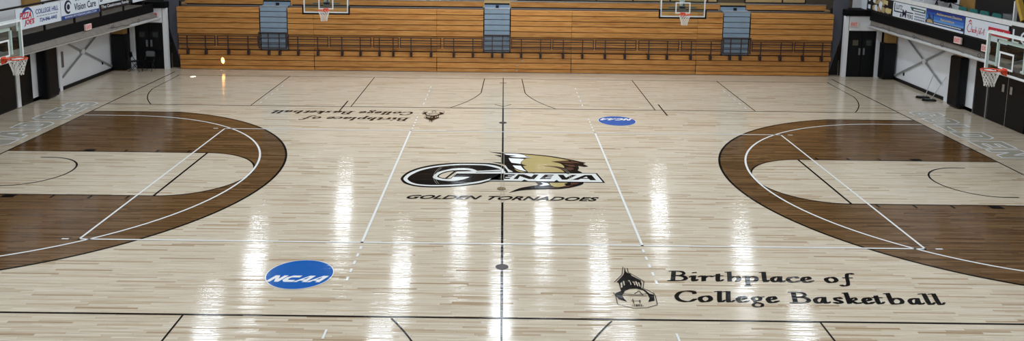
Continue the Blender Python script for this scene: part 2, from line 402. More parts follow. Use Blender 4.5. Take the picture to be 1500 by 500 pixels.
# black lines of the main court
L = []
L += mirror(strip(three(6.75, 6.6), three(6.69, 6.54)))
L += mirror([seg((-BX, y), (-8.5, y)) for y in (-1.805, 1.805)])
L += mirror([seg((-8.56, -1.83), (-8.56, 1.83), 0.06)])
L += mirror(path(arc(-8.535, 0, 1.805, -90, 90, 40)))
L += mirror(path([(-HX - .3, -1.2)] + arc(-HX, 0, 1.2, -90, 90, 32) + [(-HX - .3, 1.2)]))
for s in (-1, 1):
    L += mirror([[(-BX + 2.13, s * 1.83), (-BX + 2.44, s * 1.83), (-BX + 2.44, s * 2.03), (-BX + 2.13, s * 2.03)]])
    for d in (3.35, 4.27, 5.18): L += mirror([seg((-BX + d, s * 1.83), (-BX + d, s * 2.03))])
L += [seg((-BX - .05, y), (BX + .05, y)) for y in (-BY - .025, BY + .025)]
L += mirror([seg((-BX - .025, -13.6), (-BX - .025, 13.7))])
L += [seg((0, -BY), (0, -1.98)), seg((0, 2.2), (0, BY))]
L += mirror([seg((-5.79, 6.85), (-5.79, 8.55))])
paint_part('court_line', L, P_BLACK, 4)
# thin dark lines of the practice courts laid across
L = []; w_ = 0.035
for s in (-1, 1):
    Y = lambda v: v * s
    L += mirror([seg((-9.14, Y(7.65)), (-9.14, Y(13.0)), w_), seg((-5.51, Y(7.65)), (-5.51, Y(13.0)), w_)])
    cxx, cyy, r = -7.34, 11.4, 6.58
    pts = [p for p in arc(cxx, cyy, r, -90, 0, 90) if p[1] > 7.65]
    for q in (1, -1):
        ar = [p for p in arc(0, 0, r, -90, -10.3, 60) if p[1] + cyy > 7.65]
        L += mirror(path([(cxx + q * x, Y(y + cyy)) for x, y in ar] + [(cxx + q * 6.54, Y(13.0))], w_))
    L += [seg((-13.95, Y(13.0)), (13.95, Y(13.0)), w_), seg((0, Y(7.65)), (0, Y(13.2)), w_)]
    if s > 0: L += [seg((-.14, Y(12.1)), (.14, Y(12.1)), .07), seg((-.3, Y(8.25)), (0, Y(7.95)), w_), seg((.3, Y(8.25)), (0, Y(7.95)), w_)]
paint_part('practice_court_line', L, P_BLACK, 3)
# white lines: volleyball court, attack-line dashes, high-school three-point arc
L = strip(three(6.02, 6.02), three(5.965, 5.965)); L = mirror(L)
L += [seg((-9, y), (9, y)) for y in (-4.475, 4.475)] + mirror([seg((-8.975, -4.5), (-8.975, 4.5), .05), seg((-2.975, -4.5), (-2.975, 4.5), .055)])
for s in (-1, 1):
    for k in range(5): L += mirror([seg((-2.95, s * (4.68 + .36 * k)), (-2.95, s * (4.84 + .36 * k)))])
    for k in range(5): L += mirror([seg((-2.93, s * (8.1 + .72 * k)), (-2.93, s * (8.4 + .72 * k)), .04)])
    for k in range(5): L += mirror([seg((-8.92, s * (8.0 + .72 * k)), (-8.92, s * (8.25 + .72 * k)), .04)])
    L += mirror([seg((-9.35, s * 4.475), (-9.2, s * 4.475))])
paint_part('volleyball_line', L, P_WHITE, 5)
paint_part('thin_line', [seg((x, -1.98), (x, 2.2), .011) for x in (-.035, .035)] +
           [q for r in (1.84, 1.79) for a, c in ((158, 203), (-10, 22)) for q in path(arc(0, 0, r, a, c, 20), .008)], P_GREY, 12)
for y in (-5.6, 5.62):
    paint_part('floor_socket', [arc(0, y, .13, 0, 360, 20)[:-1]], BROWN_METAL, 6)
paint_part('floor_socket', [arc(-.03, -1.0, .11, 0, 360, 20)[:-1]], P_BRASS, 13)

# centre-court emblem
EMBLEM={
'black':[
 [(-2.681,-0.345),(-2.679,-0.15),(-2.64,0.051),(-2.528,0.345),(-2.301,0.652),(-2.02,0.877),(-1.69,1.032),(-1.275,1.13),(-0.699,1.145),(-0.352,1.121),(-0.082,0.981),(0.051,0.802),(0.126,0.593),(0.162,0.299),(0.159,-0.38),(-0.289,-0.413),(-0.552,-0.628),(-0.813,-0.744),(-1.124,-0.86),(-1.418,-0.923),(-1.852,-0.953),(-2.208,-0.898),(-2.433,-0.769),(-2.576,-0.614)],
 [(-0.115,0.306),(2.566,0.347),(2.691,-0.437),(-0.468,-0.424)],
 [(-0.412,2.24),(-0.009,2.139),(0.473,2.11),(0.97,2.008),(1.459,1.846),(1.932,1.568),(2.352,1.263),(2.264,1.159),(2.395,0.934),(2.276,0.886),(2.113,0.972),(2.112,0.758),(2.058,0.575),(2.171,0.39),(2.106,0.295),(0.107,0.25),(0.275,0.45),(0.164,0.606),(0.108,0.835),(0.032,1.036),(-0.315,1.236),(-0.045,1.202),(-0.047,1.72),(-0.227,1.906),(-0.028,1.887),(-0.048,2.021)],
 [(0.154,-1.298),(0.418,-0.957),(0.631,-0.819),(0.864,-0.706),(0.92,-0.624),(0.857,-0.437),(1.145,-0.405),(2.132,-0.392),(2.098,-0.555),(1.978,-0.693),(1.735,-0.859),(1.465,-0.962),(1.114,-0.995),(0.677,-1.051),(0.415,-1.137)],
],
'silver':[
 [(-2.61,-0.342),(-2.6,-0.13),(-2.508,0.171),(-2.285,0.502),(-1.971,0.75),(-1.643,0.91),(-1.23,1.018),(-0.695,1.033),(-0.388,0.995),(-0.158,0.867),(-0.024,0.69),(0.042,0.488),(0.051,0.271),(0.033,-0.335),(-0.326,-0.348),(-0.59,-0.554),(-0.851,-0.681),(-1.128,-0.786),(-1.423,-0.844),(-1.859,-0.875),(-2.199,-0.814),(-2.408,-0.683),(-2.533,-0.526)],
 [(-0.152,0.258),(2.523,0.298),(2.633,-0.395),(-0.362,-0.371)],
 [(0.117,0.545),(0.032,0.862),(0.099,0.834),(0.164,0.564),(0.293,0.356),(0.153,0.339)],
],
'ink':[
 [(-2.502,-0.338),(-2.489,-0.143),(-2.422,0.059),(-2.235,0.38),(-1.924,0.648),(-1.597,0.807),(-1.186,0.915),(-0.73,0.926),(-0.462,0.887),(-0.27,0.771),(-0.061,0.58),(-0.004,0.322),(-0.078,0.179),(-0.15,0.028),(-0.275,-0.158),(-0.541,-0.389),(-0.821,-0.551),(-1.134,-0.68),(-1.483,-0.757),(-1.868,-0.781),(-2.192,-0.718),(-2.386,-0.564)],
 [(0.014,0.16),(0.364,0.161),(0.298,0.055),(0.152,0.062),(0.133,0.01),(0.271,0.009),(0.233,-0.072),(0.088,-0.071),(0.06,-0.134),(0.215,-0.14),(0.178,-0.23),(-0.133,-0.231)],
 [(0.283,-0.227),(0.423,0.163),(0.567,0.169),(0.77,-0.041),(0.843,0.161),(0.971,0.16),(0.836,-0.218),(0.695,-0.223),(0.463,0.016),(0.405,-0.228)],
 [(1.146,0.167),(1.395,0.164),(1.344,0.082),(1.225,0.084),(1.194,0.026),(1.341,0.025),(1.299,-0.055),(1.154,-0.055),(1.123,-0.118),(1.305,-0.117),(1.263,-0.208),(0.974,-0.213)],
 [(1.484,0.173),(1.638,0.173),(1.694,-0.069),(1.866,0.164),(2.002,0.164),(1.704,-0.236),(1.572,-0.236)],
 [(1.84,-0.237),(2.215,0.171),(2.401,0.173),(2.476,-0.253),(2.326,-0.253),(2.282,-0.149),(2.083,-0.145),(1.993,-0.243)],
],
'silver2':[
 [(-1.854,-0.148),(-1.826,0.052),(-1.742,0.257),(-1.606,0.421),(-1.338,0.598),(-1.059,0.645),(-0.83,0.575),(-0.693,0.414),(-0.341,0.474),(-0.024,0.557),(0.07,0.383),(0.07,0.249),(-0.078,0.208),(-1.238,0.177),(-1.32,-0.123),(-0.876,-0.112),(-1.012,-0.285),(-1.255,-0.447),(-1.542,-0.43),(-1.729,-0.344),(-1.818,-0.247)],
 [(2.134,-0.087),(2.274,-0.088),(2.247,0.036)],
],
'ink2':[
 [(-1.746,-0.132),(-1.723,0.027),(-1.645,0.203),(-1.49,0.36),(-1.273,0.451),(-0.975,0.474),(-0.822,0.373),(-1.229,0.335),(-1.357,-0.258),(-1.462,-0.301),(-1.609,-0.267)],
 [(-0.728,0.33),(-0.042,0.438),(-0.042,0.385),(-0.726,0.283)],
 [(0.5,-0.395),(0.574,-0.272),(0.679,-0.4)],
 [(0.757,0.35),(0.845,0.225),(0.923,0.344)],
 [(1.36,-0.397),(1.432,-0.263),(1.485,-0.404)],
 [(1.701,0.326),(1.767,0.213),(1.849,0.32)],
],
'wood':[
 [(-1.694,-0.102),(-1.676,0.017),(-1.604,0.152),(-1.466,0.285),(-1.331,0.343),(-1.524,-0.236),(-1.622,-0.212)],
 [(-1.259,0.316),(-1.228,0.323),(-1.355,-0.152),(-1.376,-0.237),(-1.466,-0.245)],
],
'white':[
 [(0.032,2.065),(0.411,2.047),(0.609,1.939),(0.684,1.782),(0.86,1.709),(0.465,1.681),(0.19,1.776),(0.408,1.838),(0.091,1.946)],
 [(0.169,1.616),(0.404,1.586),(0.619,1.542),(0.515,1.255),(0.512,1.079),(0.254,1.182),(0.207,1.371)],
 [(0.28,0.946),(0.508,0.911),(0.577,0.61),(0.656,0.417),(0.482,0.529),(0.353,0.692)],
 [(0.998,-0.475),(1.174,-0.534),(1.22,-0.666),(1.092,-0.735),(0.951,-0.729),(1.063,-0.619)],
],
'gold':[
 [(0.59,2.006),(0.966,1.913),(1.414,1.757),(1.905,1.476),(1.587,1.393),(1.37,1.339),(1.611,1.171),(1.708,0.926),(1.706,0.767),(1.497,0.899),(1.119,0.953),(1.416,0.817),(1.594,0.648),(1.687,0.384),(0.701,0.348),(0.616,0.641),(0.565,0.895),(0.681,0.961),(0.568,1.037),(0.523,1.155),(0.546,1.32),(0.649,1.57),(0.839,1.695),(0.695,1.829)],
 [(0.315,0.672),(0.444,0.497),(0.627,0.363),(0.497,0.352),(0.387,0.466)],
 [(1.229,-0.5),(1.713,-0.472),(1.598,-0.573),(1.642,-0.699),(1.475,-0.821),(1.335,-0.805),(1.254,-0.681)],
],
'brown':[
 [(1.409,1.335),(1.86,1.397),(2.033,1.156),(1.806,1.204)],
 [(1.923,1.451),(2.142,1.293),(2.15,1.173),(1.965,1.261)],
 [(1.703,1.112),(1.985,1.035),(2.028,0.877),(1.858,0.895)],
 [(1.756,0.805),(1.928,0.812),(1.98,0.656),(1.849,0.544),(1.762,0.636)],
 [(1.137,0.929),(1.439,0.879),(1.638,0.74),(1.749,0.457),(1.693,0.467),(1.577,0.677),(1.398,0.828)],
 [(1.785,-0.469),(1.998,-0.478),(1.934,-0.593),(1.77,-0.652)],
 [(1.605,-0.722),(1.838,-0.682),(1.686,-0.814),(1.524,-0.861)],
 [(1.121,-0.855),(1.401,-0.876),(1.432,-0.932),(1.169,-0.941)],
],
}
for k, m, ly in (('black', P_INK, 5), ('silver', P_SILVER, 6), ('ink', P_INK, 7), ('silver2', P_SILVER, 8), ('ink2', P_INK, 9), ('wood', MAPLE, 10), ('white', P_EDGE, 7), ('gold', P_GOLD, 6), ('brown', P_BROWN, 8)):
    paint_part('centre_emblem', [rounded(p) for p in EMBLEM[k]], m, ly)
def floor_text(s, x0, x1, y0, y1, m, slant=0, bold=0, layer=5, rot=False, name='floor_lettering'):
    bm = text_bm(s, x0, x1, y0, y1, slant, bold)
    for v in bm.verts:
        v.co.z = layer * 0.0012
        if rot: v.co.x, v.co.y = -v.co.x, -v.co.y
    return MB().bm(bm).build(name, m, floor)
floor_text('GOLDEN', -2.42, -.5, -1.8, -1.53, P_INK, .55, .02, 8)
floor_text('TORNADOES', -.47, 2.42, -1.82, -1.55, P_INK, .55, .02, 8)

# blue league discs
NC = [  # N C A A, drawn in units of letter height, slanted later
 [[(0, 0), (.42, 0), (.42, .55), (.85, 0), (1.25, 0), (1.25, 1), (.83, 1), (.83, .45), (.42, 1), (0, 1)]],
 [[(1.75, 0), (2.6, 0), (2.6, .3), (1.9, .3), (1.78, .4), (1.78, .6), (1.9, .7), (2.6, .7), (2.6, 1), (1.75, 1), (1.36, .72), (1.36, .28)]],
 [[(2.62, 0), (3.0, 0), (3.1, .22), (3.5, .22), (3.5, 0), (3.9, 0), (3.9, 1), (3.35, 1)]],
 [[(3.9, 0), (4.28, 0), (4.38, .22), (4.78, .22), (4.78, 0), (5.18, 0), (5.18, 1), (4.63, 1)]],
]
for rot in (False, True):
    cx, cy, r = -3.9, -6.03, .63
    paint_part('league_disc', [arc(cx, cy, r + .015, 0, 360, 64)[:-1]], P_EDGE, 5, rot=rot)
    paint_part('league_disc', [arc(cx, cy, r, 0, 360, 64)[:-1]], P_BLUE, 6, rot=rot)
    hgt = .27; wid = 1.02; x0 = -4.47; y0 = -6.37
    f = lambda p: (x0 + (p[0] / 5.18) * wid + p[1] * .13, y0 + p[1] * hgt)
    paint_part('floor_lettering', [[f(p) for p in pl] for g in NC for pl in g], P_WHITE, 7, rot=rot)
    paint_part('floor_lettering', [[f(p) for p in [(3.2, .42), (3.5, .42), (3.5, .75), (3.42, .75)]], [f(p) for p in [(4.48, .42), (4.78, .42), (4.78, .75), (4.7, .75)]]], P_BLUE, 8, rot=rot)
# "Birthplace of College Basketball" with the bell-tower emblem, twice (second one turned round)
W1 = [('B', 3.17, 3.6), ('i', 3.62, 3.83), ('r', 3.8, 4.12), ('t', 4.11, 4.32), ('h', 4.33, 4.64), ('p', 4.6, 4.97), ('l', 5.01, 5.19), ('a', 5.17, 5.47), ('c', 5.48, 5.78), ('e', 5.76, 6.02), ('o', 6.22, 6.51), ('f', 6.43, 6.93)]
W2 = [('C', 3.17, 3.62), ('o', 3.58, 3.87), ('l', 3.92, 4.11), ('l', 4.08, 4.28), ('e', 4.27, 4.52), ('g', 4.5, 4.84), ('e', 4.82, 5.07), ('B', 5.22, 5.66), ('a', 5.68, 6.0), ('s', 6.02, 6.27), ('k', 6.27, 6.57), ('e', 6.57, 6.81), ('t', 6.81, 7.03), ('b', 7.06, 7.37), ('a', 7.41, 7.71), ('l', 7.73, 7.93), ('l', 7.91, 8.11)]
TOWER={
'black':[
 [(2.441,-5.546),(2.434,-5.741),(2.453,-5.805),(2.511,-5.854),(2.517,-5.929),(2.669,-6.131),(2.648,-6.201),(2.663,-6.252),(2.62,-6.443),(2.681,-6.535),(2.736,-6.679),(2.809,-6.715),(2.78,-6.938),(2.653,-6.996),(2.703,-6.859),(2.691,-6.68),(2.64,-6.536),(2.522,-6.469),(2.394,-6.488),(2.296,-6.568),(2.247,-6.691),(2.213,-6.749),(2.235,-6.897),(2.272,-6.994),(2.13,-6.899),(2.093,-6.752),(2.099,-6.676),(2.22,-6.578),(2.222,-6.461),(2.222,-6.244),(2.19,-6.213),(2.365,-5.891),(2.394,-5.785)],
],
'wood':[
 [(2.258,-6.247),(2.292,-6.23),(2.27,-6.429),(2.238,-6.453)],
 [(2.313,-6.181),(2.338,-6.164),(2.33,-6.341),(2.309,-6.361)],
 [(2.41,-6.146),(2.452,-6.137),(2.456,-6.318),(2.438,-6.322),(2.442,-6.198)],
 [(2.486,-6.197),(2.525,-6.184),(2.53,-6.336),(2.51,-6.344),(2.509,-6.236)],
 [(2.541,-6.175),(2.576,-6.182),(2.578,-6.374),(2.558,-6.382)],
 [(2.595,-6.222),(2.617,-6.222),(2.616,-6.393),(2.599,-6.397)],
],
'lines':[
 [(2.067,-6.65),(2.095,-6.77),(2.084,-7.1),(2.362,-7.242),(2.606,-7.211),(2.801,-7.1),(2.828,-6.752),(2.807,-6.658)],
 [(2.406,-5.547),(2.337,-5.892),(2.143,-6.226)],
 [(2.486,-5.589),(2.475,-5.783),(2.546,-5.887),(2.697,-6.131),(2.717,-6.171),(2.648,-6.47),(2.718,-6.526),(2.825,-6.677)],
 [(2.213,-6.749),(2.668,-6.763)],
 [(2.247,-6.691),(2.481,-6.723),(2.691,-6.68)],
 [(2.452,-6.686),(2.559,-6.569),(2.602,-6.739)],
 [(2.387,-6.893),(2.383,-7.057)],
 [(2.509,-6.927),(2.496,-7.054)],
 [(2.346,-6.967),(2.529,-6.963)],
],
'num':[
 [(2.334,-7.094),(2.552,-7.177)],
],
}

for rot in (False, True):
    P = []
    for ws, y0 in ((W1, -6.13), (W2, -6.97)):
        for ch, a, b_ in ws: P += glyph_polys(ch, a, b_, y0, .44)
    paint_part('floor_lettering', P, P_INK, 5, rot=rot)
    paint_part('tower_emblem', TOWER['black'], P_INK, 6, rot=rot)
    paint_part('tower_emblem', TOWER['wood'], MAPLE, 7, rot=rot)
    paint_part('tower_emblem', [q for l in TOWER['lines'] for q in path(l, .014)], P_INK, 8, rot=rot)
    (a, b_), (c, d) = TOWER['num'][0]
    floor_text('-1893-', a, c, min(b_, d), max(b_, d), P_INK, .1, .015, 8, rot=rot)
# outlined block letters along both end lines; local u runs along the word, v from foot (0) to head (1)
BL = {
 'T': [[(.3, 0), (.7, 0), (.7, .74), (1, .74), (1, 1), (0, 1), (0, .74), (.3, .74)]],
 'O': [[(.2, 0), (.8, 0), (1, .2), (1, .8), (.8, 1), (.2, 1), (0, .8), (0, .2)], [(.4, .25), (.6, .25), (.64, .3), (.64, .7), (.6, .75), (.4, .75), (.36, .7), (.36, .3)]],
 'R': [[(0, 0), (.36, 0), (.36, .36), (.5, .36), (.66, 0), (1, 0), (.84, .4), (1, .52), (1, .84), (.84, 1), (0, 1)], [(.36, .6), (.6, .6), (.64, .64), (.64, .72), (.6, .76), (.36, .76)]],
 'N': [[(0, 0), (.34, 0), (.34, .5), (.66, 0), (1, 0), (1, 1), (.66, 1), (.66, .5), (.34, 1), (0, 1)]],
 'A': [[(0, 0), (.32, 0), (.38, .2), (.62, .2), (.68, 0), (1, 0), (.7, 1), (.3, 1)], [(.44, .42), (.56, .42), (.5, .7)]],
 'D': [[(0, 0), (.8, 0), (1, .2), (1, .8), (.8, 1), (0, 1)], [(.36, .25), (.6, .25), (.64, .3), (.64, .7), (.6, .75), (.36, .75)]],
 'E': [[(0, 0), (1, 0), (1, .26), (.36, .26), (.36, .38), (.8, .38), (.8, .62), (.36, .62), (.36, .74), (1, .74), (1, 1), (0, 1)]],
 'S': [[(0, .2), (.2, 0), (.8, 0), (1, .2), (1, .46), (.82, .62), (.36, .62), (.36, .75), (.64, .75), (.64, .68), (1, .68), (1, .82), (.8, 1), (.2, 1), (0, .82), (0, .54), (.18, .38), (.64, .38), (.64, .25), (.36, .25), (.36, .34), (0, .34)]],
 'L': [[(0, 0), (1, 0), (1, .28), (.38, .28), (.38, 1), (0, 1)]],
 'G': [[(.2, 0), (.8, 0), (1, .2), (1, .54), (.54, .54), (.54, .34), (.64, .34), (.6, .25), (.4, .25), (.36, .3), (.36, .7), (.4, .75), (.6, .75), (.64, .66), (1, .66), (1, .8), (.8, 1), (.2, 1), (0, .8), (0, .2)]],
}
def block(word, f):
    fill = []; edge = []
    for ch, u0, u1 in word:
        for pl in BL[ch]:
            q = [f(u0 + (u1 - u0) * u, v) for u, v in pl]
            edge += path(q + [q[0]], .06)
        fill.append([f(u0 + (u1 - u0) * u, v) for u, v in BL[ch][0]])
    paint_part('floor_lettering', fill, P_GREY, 4); paint_part('floor_lettering', union(edge), P_EDGE, 6)
W_L = [('T', -1.5, -.65), ('O', -.55, .3), ('R', .4, 1.2), ('N', 1.3, 2.95), ('A', 3.05, 4.1), ('D', 4.23, 4.95), ('O', 5.34, 5.97), ('E', 6.2, 6.97), ('S', 7.2, 7.85)]
W_L = [('T', -1.2, -.4), ('O', -.3, .45), ('R', .55, 1.35), ('N', 1.5, 2.95), ('A', 3.05, 4.1), ('D', 4.23, 5.0), ('O', 5.3, 6.05), ('E', 6.2, 6.99), ('S', 7.15, 7.85)]
block(W_L, lambda u, v: (-14.7 - 1.07 * v, u))
W_R = [('G', 7.85, 7.15), ('O', 6.95, 6.2), ('L', 6.07, 5.2), ('D', 5.06, 4.25), ('E', 4.0, 3.2), ('N', 3.07, 2.2)]
block(W_R, lambda u, v: (14.74 + 1.06 * v, u))
# ---------------------------------------------------------------- folded bleachers along the far side
BYF = 14.36
ROWS = [0.0, .17, .43, .66, .89, 1.12, 1.36, 1.59, 1.84, 2.09, 2.32, 2.56, 2.79]
SECT = [(-14.42, -8.4, (-10.77, -9.56), 'at the left end, split by the left blue steps'), (-8.4, -2.96, None, 'between the left and centre blue steps'),
        (-2.96, 3.0, (-.88, .28), 'in the middle, split by the centre blue steps'), (3.0, 8.54, None, 'between the centre and right blue steps'),
        (8.54, 14.52, (9.67, 10.86), 'at the right end, split by the right blue steps')]
def row_y(k):
    if k < 3: return BYF
    if k == 3: return BYF - .03
    if k < 7: return BYF + .08
    return BYF - .02
for x0, x1, gap, where in SECT:
    t_ = thing('bleacher_section', ((x0 + x1) / 2, BYF, 0), 'folded varnished wooden bleacher section %s' % where, 'bleachers', 'folded bleacher sections')
    b = MB()
    spans_hi = [(x0, x1)] if not gap else [(x0, gap[0] - .02), (gap[1] + .02, x1)]
    e = .04
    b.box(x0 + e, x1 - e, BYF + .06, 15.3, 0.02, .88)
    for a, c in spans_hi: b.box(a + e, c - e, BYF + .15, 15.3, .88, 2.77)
    b.build('dark_body', DARK, t_)  # dark body: shade of the gaps between rows put into its colour
    for k in range(12):
        z0, z1 = ROWS[k] + (.02 if k == 0 else .02), ROWS[k + 1] - .008
        y = row_y(k)
        for a, c in ([(x0, x1)] if k < 4 else spans_hi):
            aa = a + (.06 if k < 3 and x0 < -14 and a == x0 else (.012 if k < 3 else .004)); cc = c - (.06 if k < 3 and x1 > 14 and c == x1 else (.012 if k < 3 else .004))
            MB().box(aa, cc, y, y + (.05 if k < 11 else .34), z0, z1, .006).build('row_board', PINE, t_)
            if k in (3, 6): MB().box(aa, cc, y + .05, y + .2, z1 - .03, z1 - .005).build('tread', PINE, t_)
    # bright metal plates standing in for small sparkles of light on the low boards
    if x0 == -2.96:
        for x, z in ((.83, .55), (.62, .33), (.05, .1), (.6, .1)): MB().box(x - .035, x + .035, BYF - .006, BYF + .01, z - .03, z + .03).build('sparkle_plate', SILVER, t_)
# blue-grey aisle steps
for (a, c), nm in (((-10.77, -9.56), 'left'), ((-.88, .28), 'centre'), ((9.67, 10.86), 'right')):
    t_ = thing('aisle_steps', ((a + c) / 2, BYF, .89), 'blue-grey stepped aisle running up the %s of the wooden bleachers' % nm, 'steps', 'bleacher aisle steps')
    a += .02; c -= .02
    MB().box(a, c, BYF + .3, 15.2, .89, 2.74).build('dark_body', DARK, t_)
    n = 8; h = (2.86 - .89) / n
    for k in range(n):
        z0 = .89 + k * h
        MB().box(a, c, BYF + .0 + (.08 if k < 3 else .0), BYF + .32, z0 + .022, z0 + h - .006, .008).build('step_riser', STEP, t_)
    MB().box(a, c, BYF + .3, 15.0, 2.82, 2.86).build('landing', STEP, t_)
    MB().box(a, c, BYF - .012, BYF + .03, 2.83, 2.872, .004).build('nosing', SILVER, t_)
    MB().box((a + c) / 2 - .07 + (.1 if nm == 'left' else 0), (a + c) / 2 + .07 + (.1 if nm == 'left' else 0), BYF + .32, BYF + .42, 2.86, 2.98, .01).build('latch_box', BLACKM, t_)
# upper rows behind, on the balcony level
for x0, x1, nm in ((-14.3, -10.8, 'left of the left aisle'), (-9.55, -.9, 'between the left and centre aisles'), (.27, 9.67, 'between the centre and right aisles'), (10.84, 14.42, 'right of the right aisle')):
    t_ = thing('upper_bleacher', ((x0 + x1) / 2, 15.1, 2.82), 'upper wooden bleacher row set back above the folded rows, %s' % nm, 'bleachers', 'upper bleacher rows')
    MB().box(x0, x1, 15.02, 15.07, 2.87, 3.1, .006).build('row_board', PINE, t_)
    MB().box(x0, x1, 15.0, 15.24, 3.105, 3.132, .004).build('seat_edge', SILVER, t_)
    MB().box(x0 + .02, x1 - .02, BYF + .3, 15.06, 2.8, 2.825).build('tread', GREYM, t_)
    MB().box(x0 + .05, x1 - .05, 15.08, 15.29, 2.81, 3.1).build('dark_body', DARK, t_)
struct('floor_balcony', MB().box(-14.9, 14.9, 15.32, YF, 2.6, 2.8), TAN)
struct('trim_1', MB().box(-10.78, -9.58, 15.02, 15.12, 2.99, 3.05).box(-.88, .25, 15.02, 15.12, 2.97, 3.03).box(9.69, 10.82, 15.02, 15.12, 2.99, 3.05), BLACKM)
struct('trim_12', MB().box(-10.78, -9.58, 15.03, 15.12, 2.8, 2.985).box(-.88, .25, 15.03, 15.12, 2.8, 2.965).box(9.69, 10.82, 15.03, 15.12, 2.8, 2.985), STEP)
# black-framed guard panels standing on the upper row
for xs, nm in (((-9.4, -7.5, -5.6, -3.75, -1.94, -.9), 'left of the centre aisle'), ((.6, 2.5, 4.15, 5.8, 7.48, 9.16, 9.6), 'right of the centre aisle'), ((10.84, 12.53, 13.57), 'at the right end')):
    t_ = thing('balcony_railing', (xs[0], 15.3, 3.13), 'black framed guard panels above the upper bleacher row, %s' % nm, 'railing', 'guard panels on the upper row')
    MB().box(xs[0], xs[-1], 15.25, 15.3, 3.135, 3.19).build('bottom_rail', BLACKM, t_)
    MB().box(xs[0], xs[-1], 15.25, 15.3, 4.0, 4.05).build('top_rail', BLACKM, t_)
    for x in xs: MB().box(x - .025, x + .025, 15.25, 15.3, 3.18, 4.0).build('post', BLACKM, t_)
    for a, c in zip(xs, xs[1:]): MB().box(a + .03, c - .03, 15.27, 15.285, 3.19, 4.0).build('panel', TAN, t_)

# brown steel guard rails clipped to the bleacher face
ORD = ['first', 'second', 'third', 'fourth', 'fifth', 'sixth', 'seventh', 'eighth', 'ninth', 'tenth', 'eleventh', 'twelfth', 'thirteenth', 'fourteenth']
def Px(u): return None
PAN = [(-14.36, -12.69, (-13.95, -13.15)), (-12.61, -10.8, (-12.15, -11.27)), (-9.53, -7.72, (-9.07, -8.2)), (-7.65, -5.83, (-7.13, -6.32)), (-5.74, -4.62, (-5.48, -4.87)),
       (-4.56, -2.75, (-4.08, -3.2)), (-2.65, -.93, (-2.2, -1.35)), (.33, 2.09, (.78, 1.63)), (2.15, 3.97, (2.63, 3.48)), (4.03, 5.84, (4.48, 5.36)), (5.93, 7.72, (6.4, 7.22)),
       (7.81, 9.6, (8.27, 9.14)), (10.92, 12.73, (11.33, 12.22)), (12.79, 14.48, (13.22, 14.05))]
YR = BYF - .2
for i, (a, c, ps) in enumerate(PAN):
    t_ = thing('guard_rail', ((a + c) / 2, YR, .7), 'brown steel guard rail on the bleacher face, %s wide panel from the left' % ORD[i], 'railing', 'guard rails along the bleachers')
    b = MB().box(a, c, YR - .018, YR + .018, 1.1, 1.132).box(a, c, YR - .018, YR + .018, 1.53, 1.562).box(a, a + .035, YR - .018, YR + .018, 1.132, 1.53).box(c - .035, c, YR - .018, YR + .018, 1.132, 1.53); b.build('frame', BROWN_METAL, t_)
    for z in (1.2, 1.33, 1.43): MB().box(a + .035, c - .035, YR - .014, YR + .014, z - .013, z + .013).build('mid_rail', BROWN_METAL, t_)
    for x in ps:
        p_ = MB().bar((x, YR + .03, .72), (x, YR + .03, 1.54), .04, .04, up=(0, 1, 0)).build('post', BROWN_METAL, t_)
        MB().box(x - .05, x + .05, YR + .01, BYF - .031, .71, .9, .008).build('bracket', BROWN_METAL, p_)
        MB().box(x - .02, x + .02, YR + .05, BYF - .035, .92, .96).build('brace', BROWN_METAL, p_)
for (a, c, ps), nm in (((-10.79, -9.54, (-10.37, -9.89)), 'left'), ((-.91, .31, (-.5, -.05)), 'centre'), ((9.63, 10.88, (10.0, 10.46)), 'right')):
    t_ = thing('aisle_gate', ((a + c) / 2, YR, .7), 'taller brown steel gate closing off the %s blue aisle steps' % nm, 'railing', 'gates across the aisle steps')
    MB().box(a, c, YR - .03, YR + .03, 1.0, 1.05).box(a, c, YR - .03, YR + .03, 1.69, 1.73).box(a, a + .06, YR - .03, YR + .03, 1.05, 1.69).box(c - .06, c, YR - .03, YR + .03, 1.05, 1.69).build('frame', BROWN_METAL, t_)
    for z in (1.26, 1.49): MB().box(a + .06, c - .06, YR - .018, YR + .018, z - .016, z + .016).build('mid_rail', BROWN_METAL, t_)
    for x in ps:
        p_ = MB().bar((x, YR + .03, .72), (x, YR + .03, 1.7), .04, .04, up=(0, 1, 0)).build('post', BROWN_METAL, t_)
        MB().box(x - .05, x + .05, YR + .01, BYF - .031, .71, .9, .008).build('bracket', BROWN_METAL, p_)

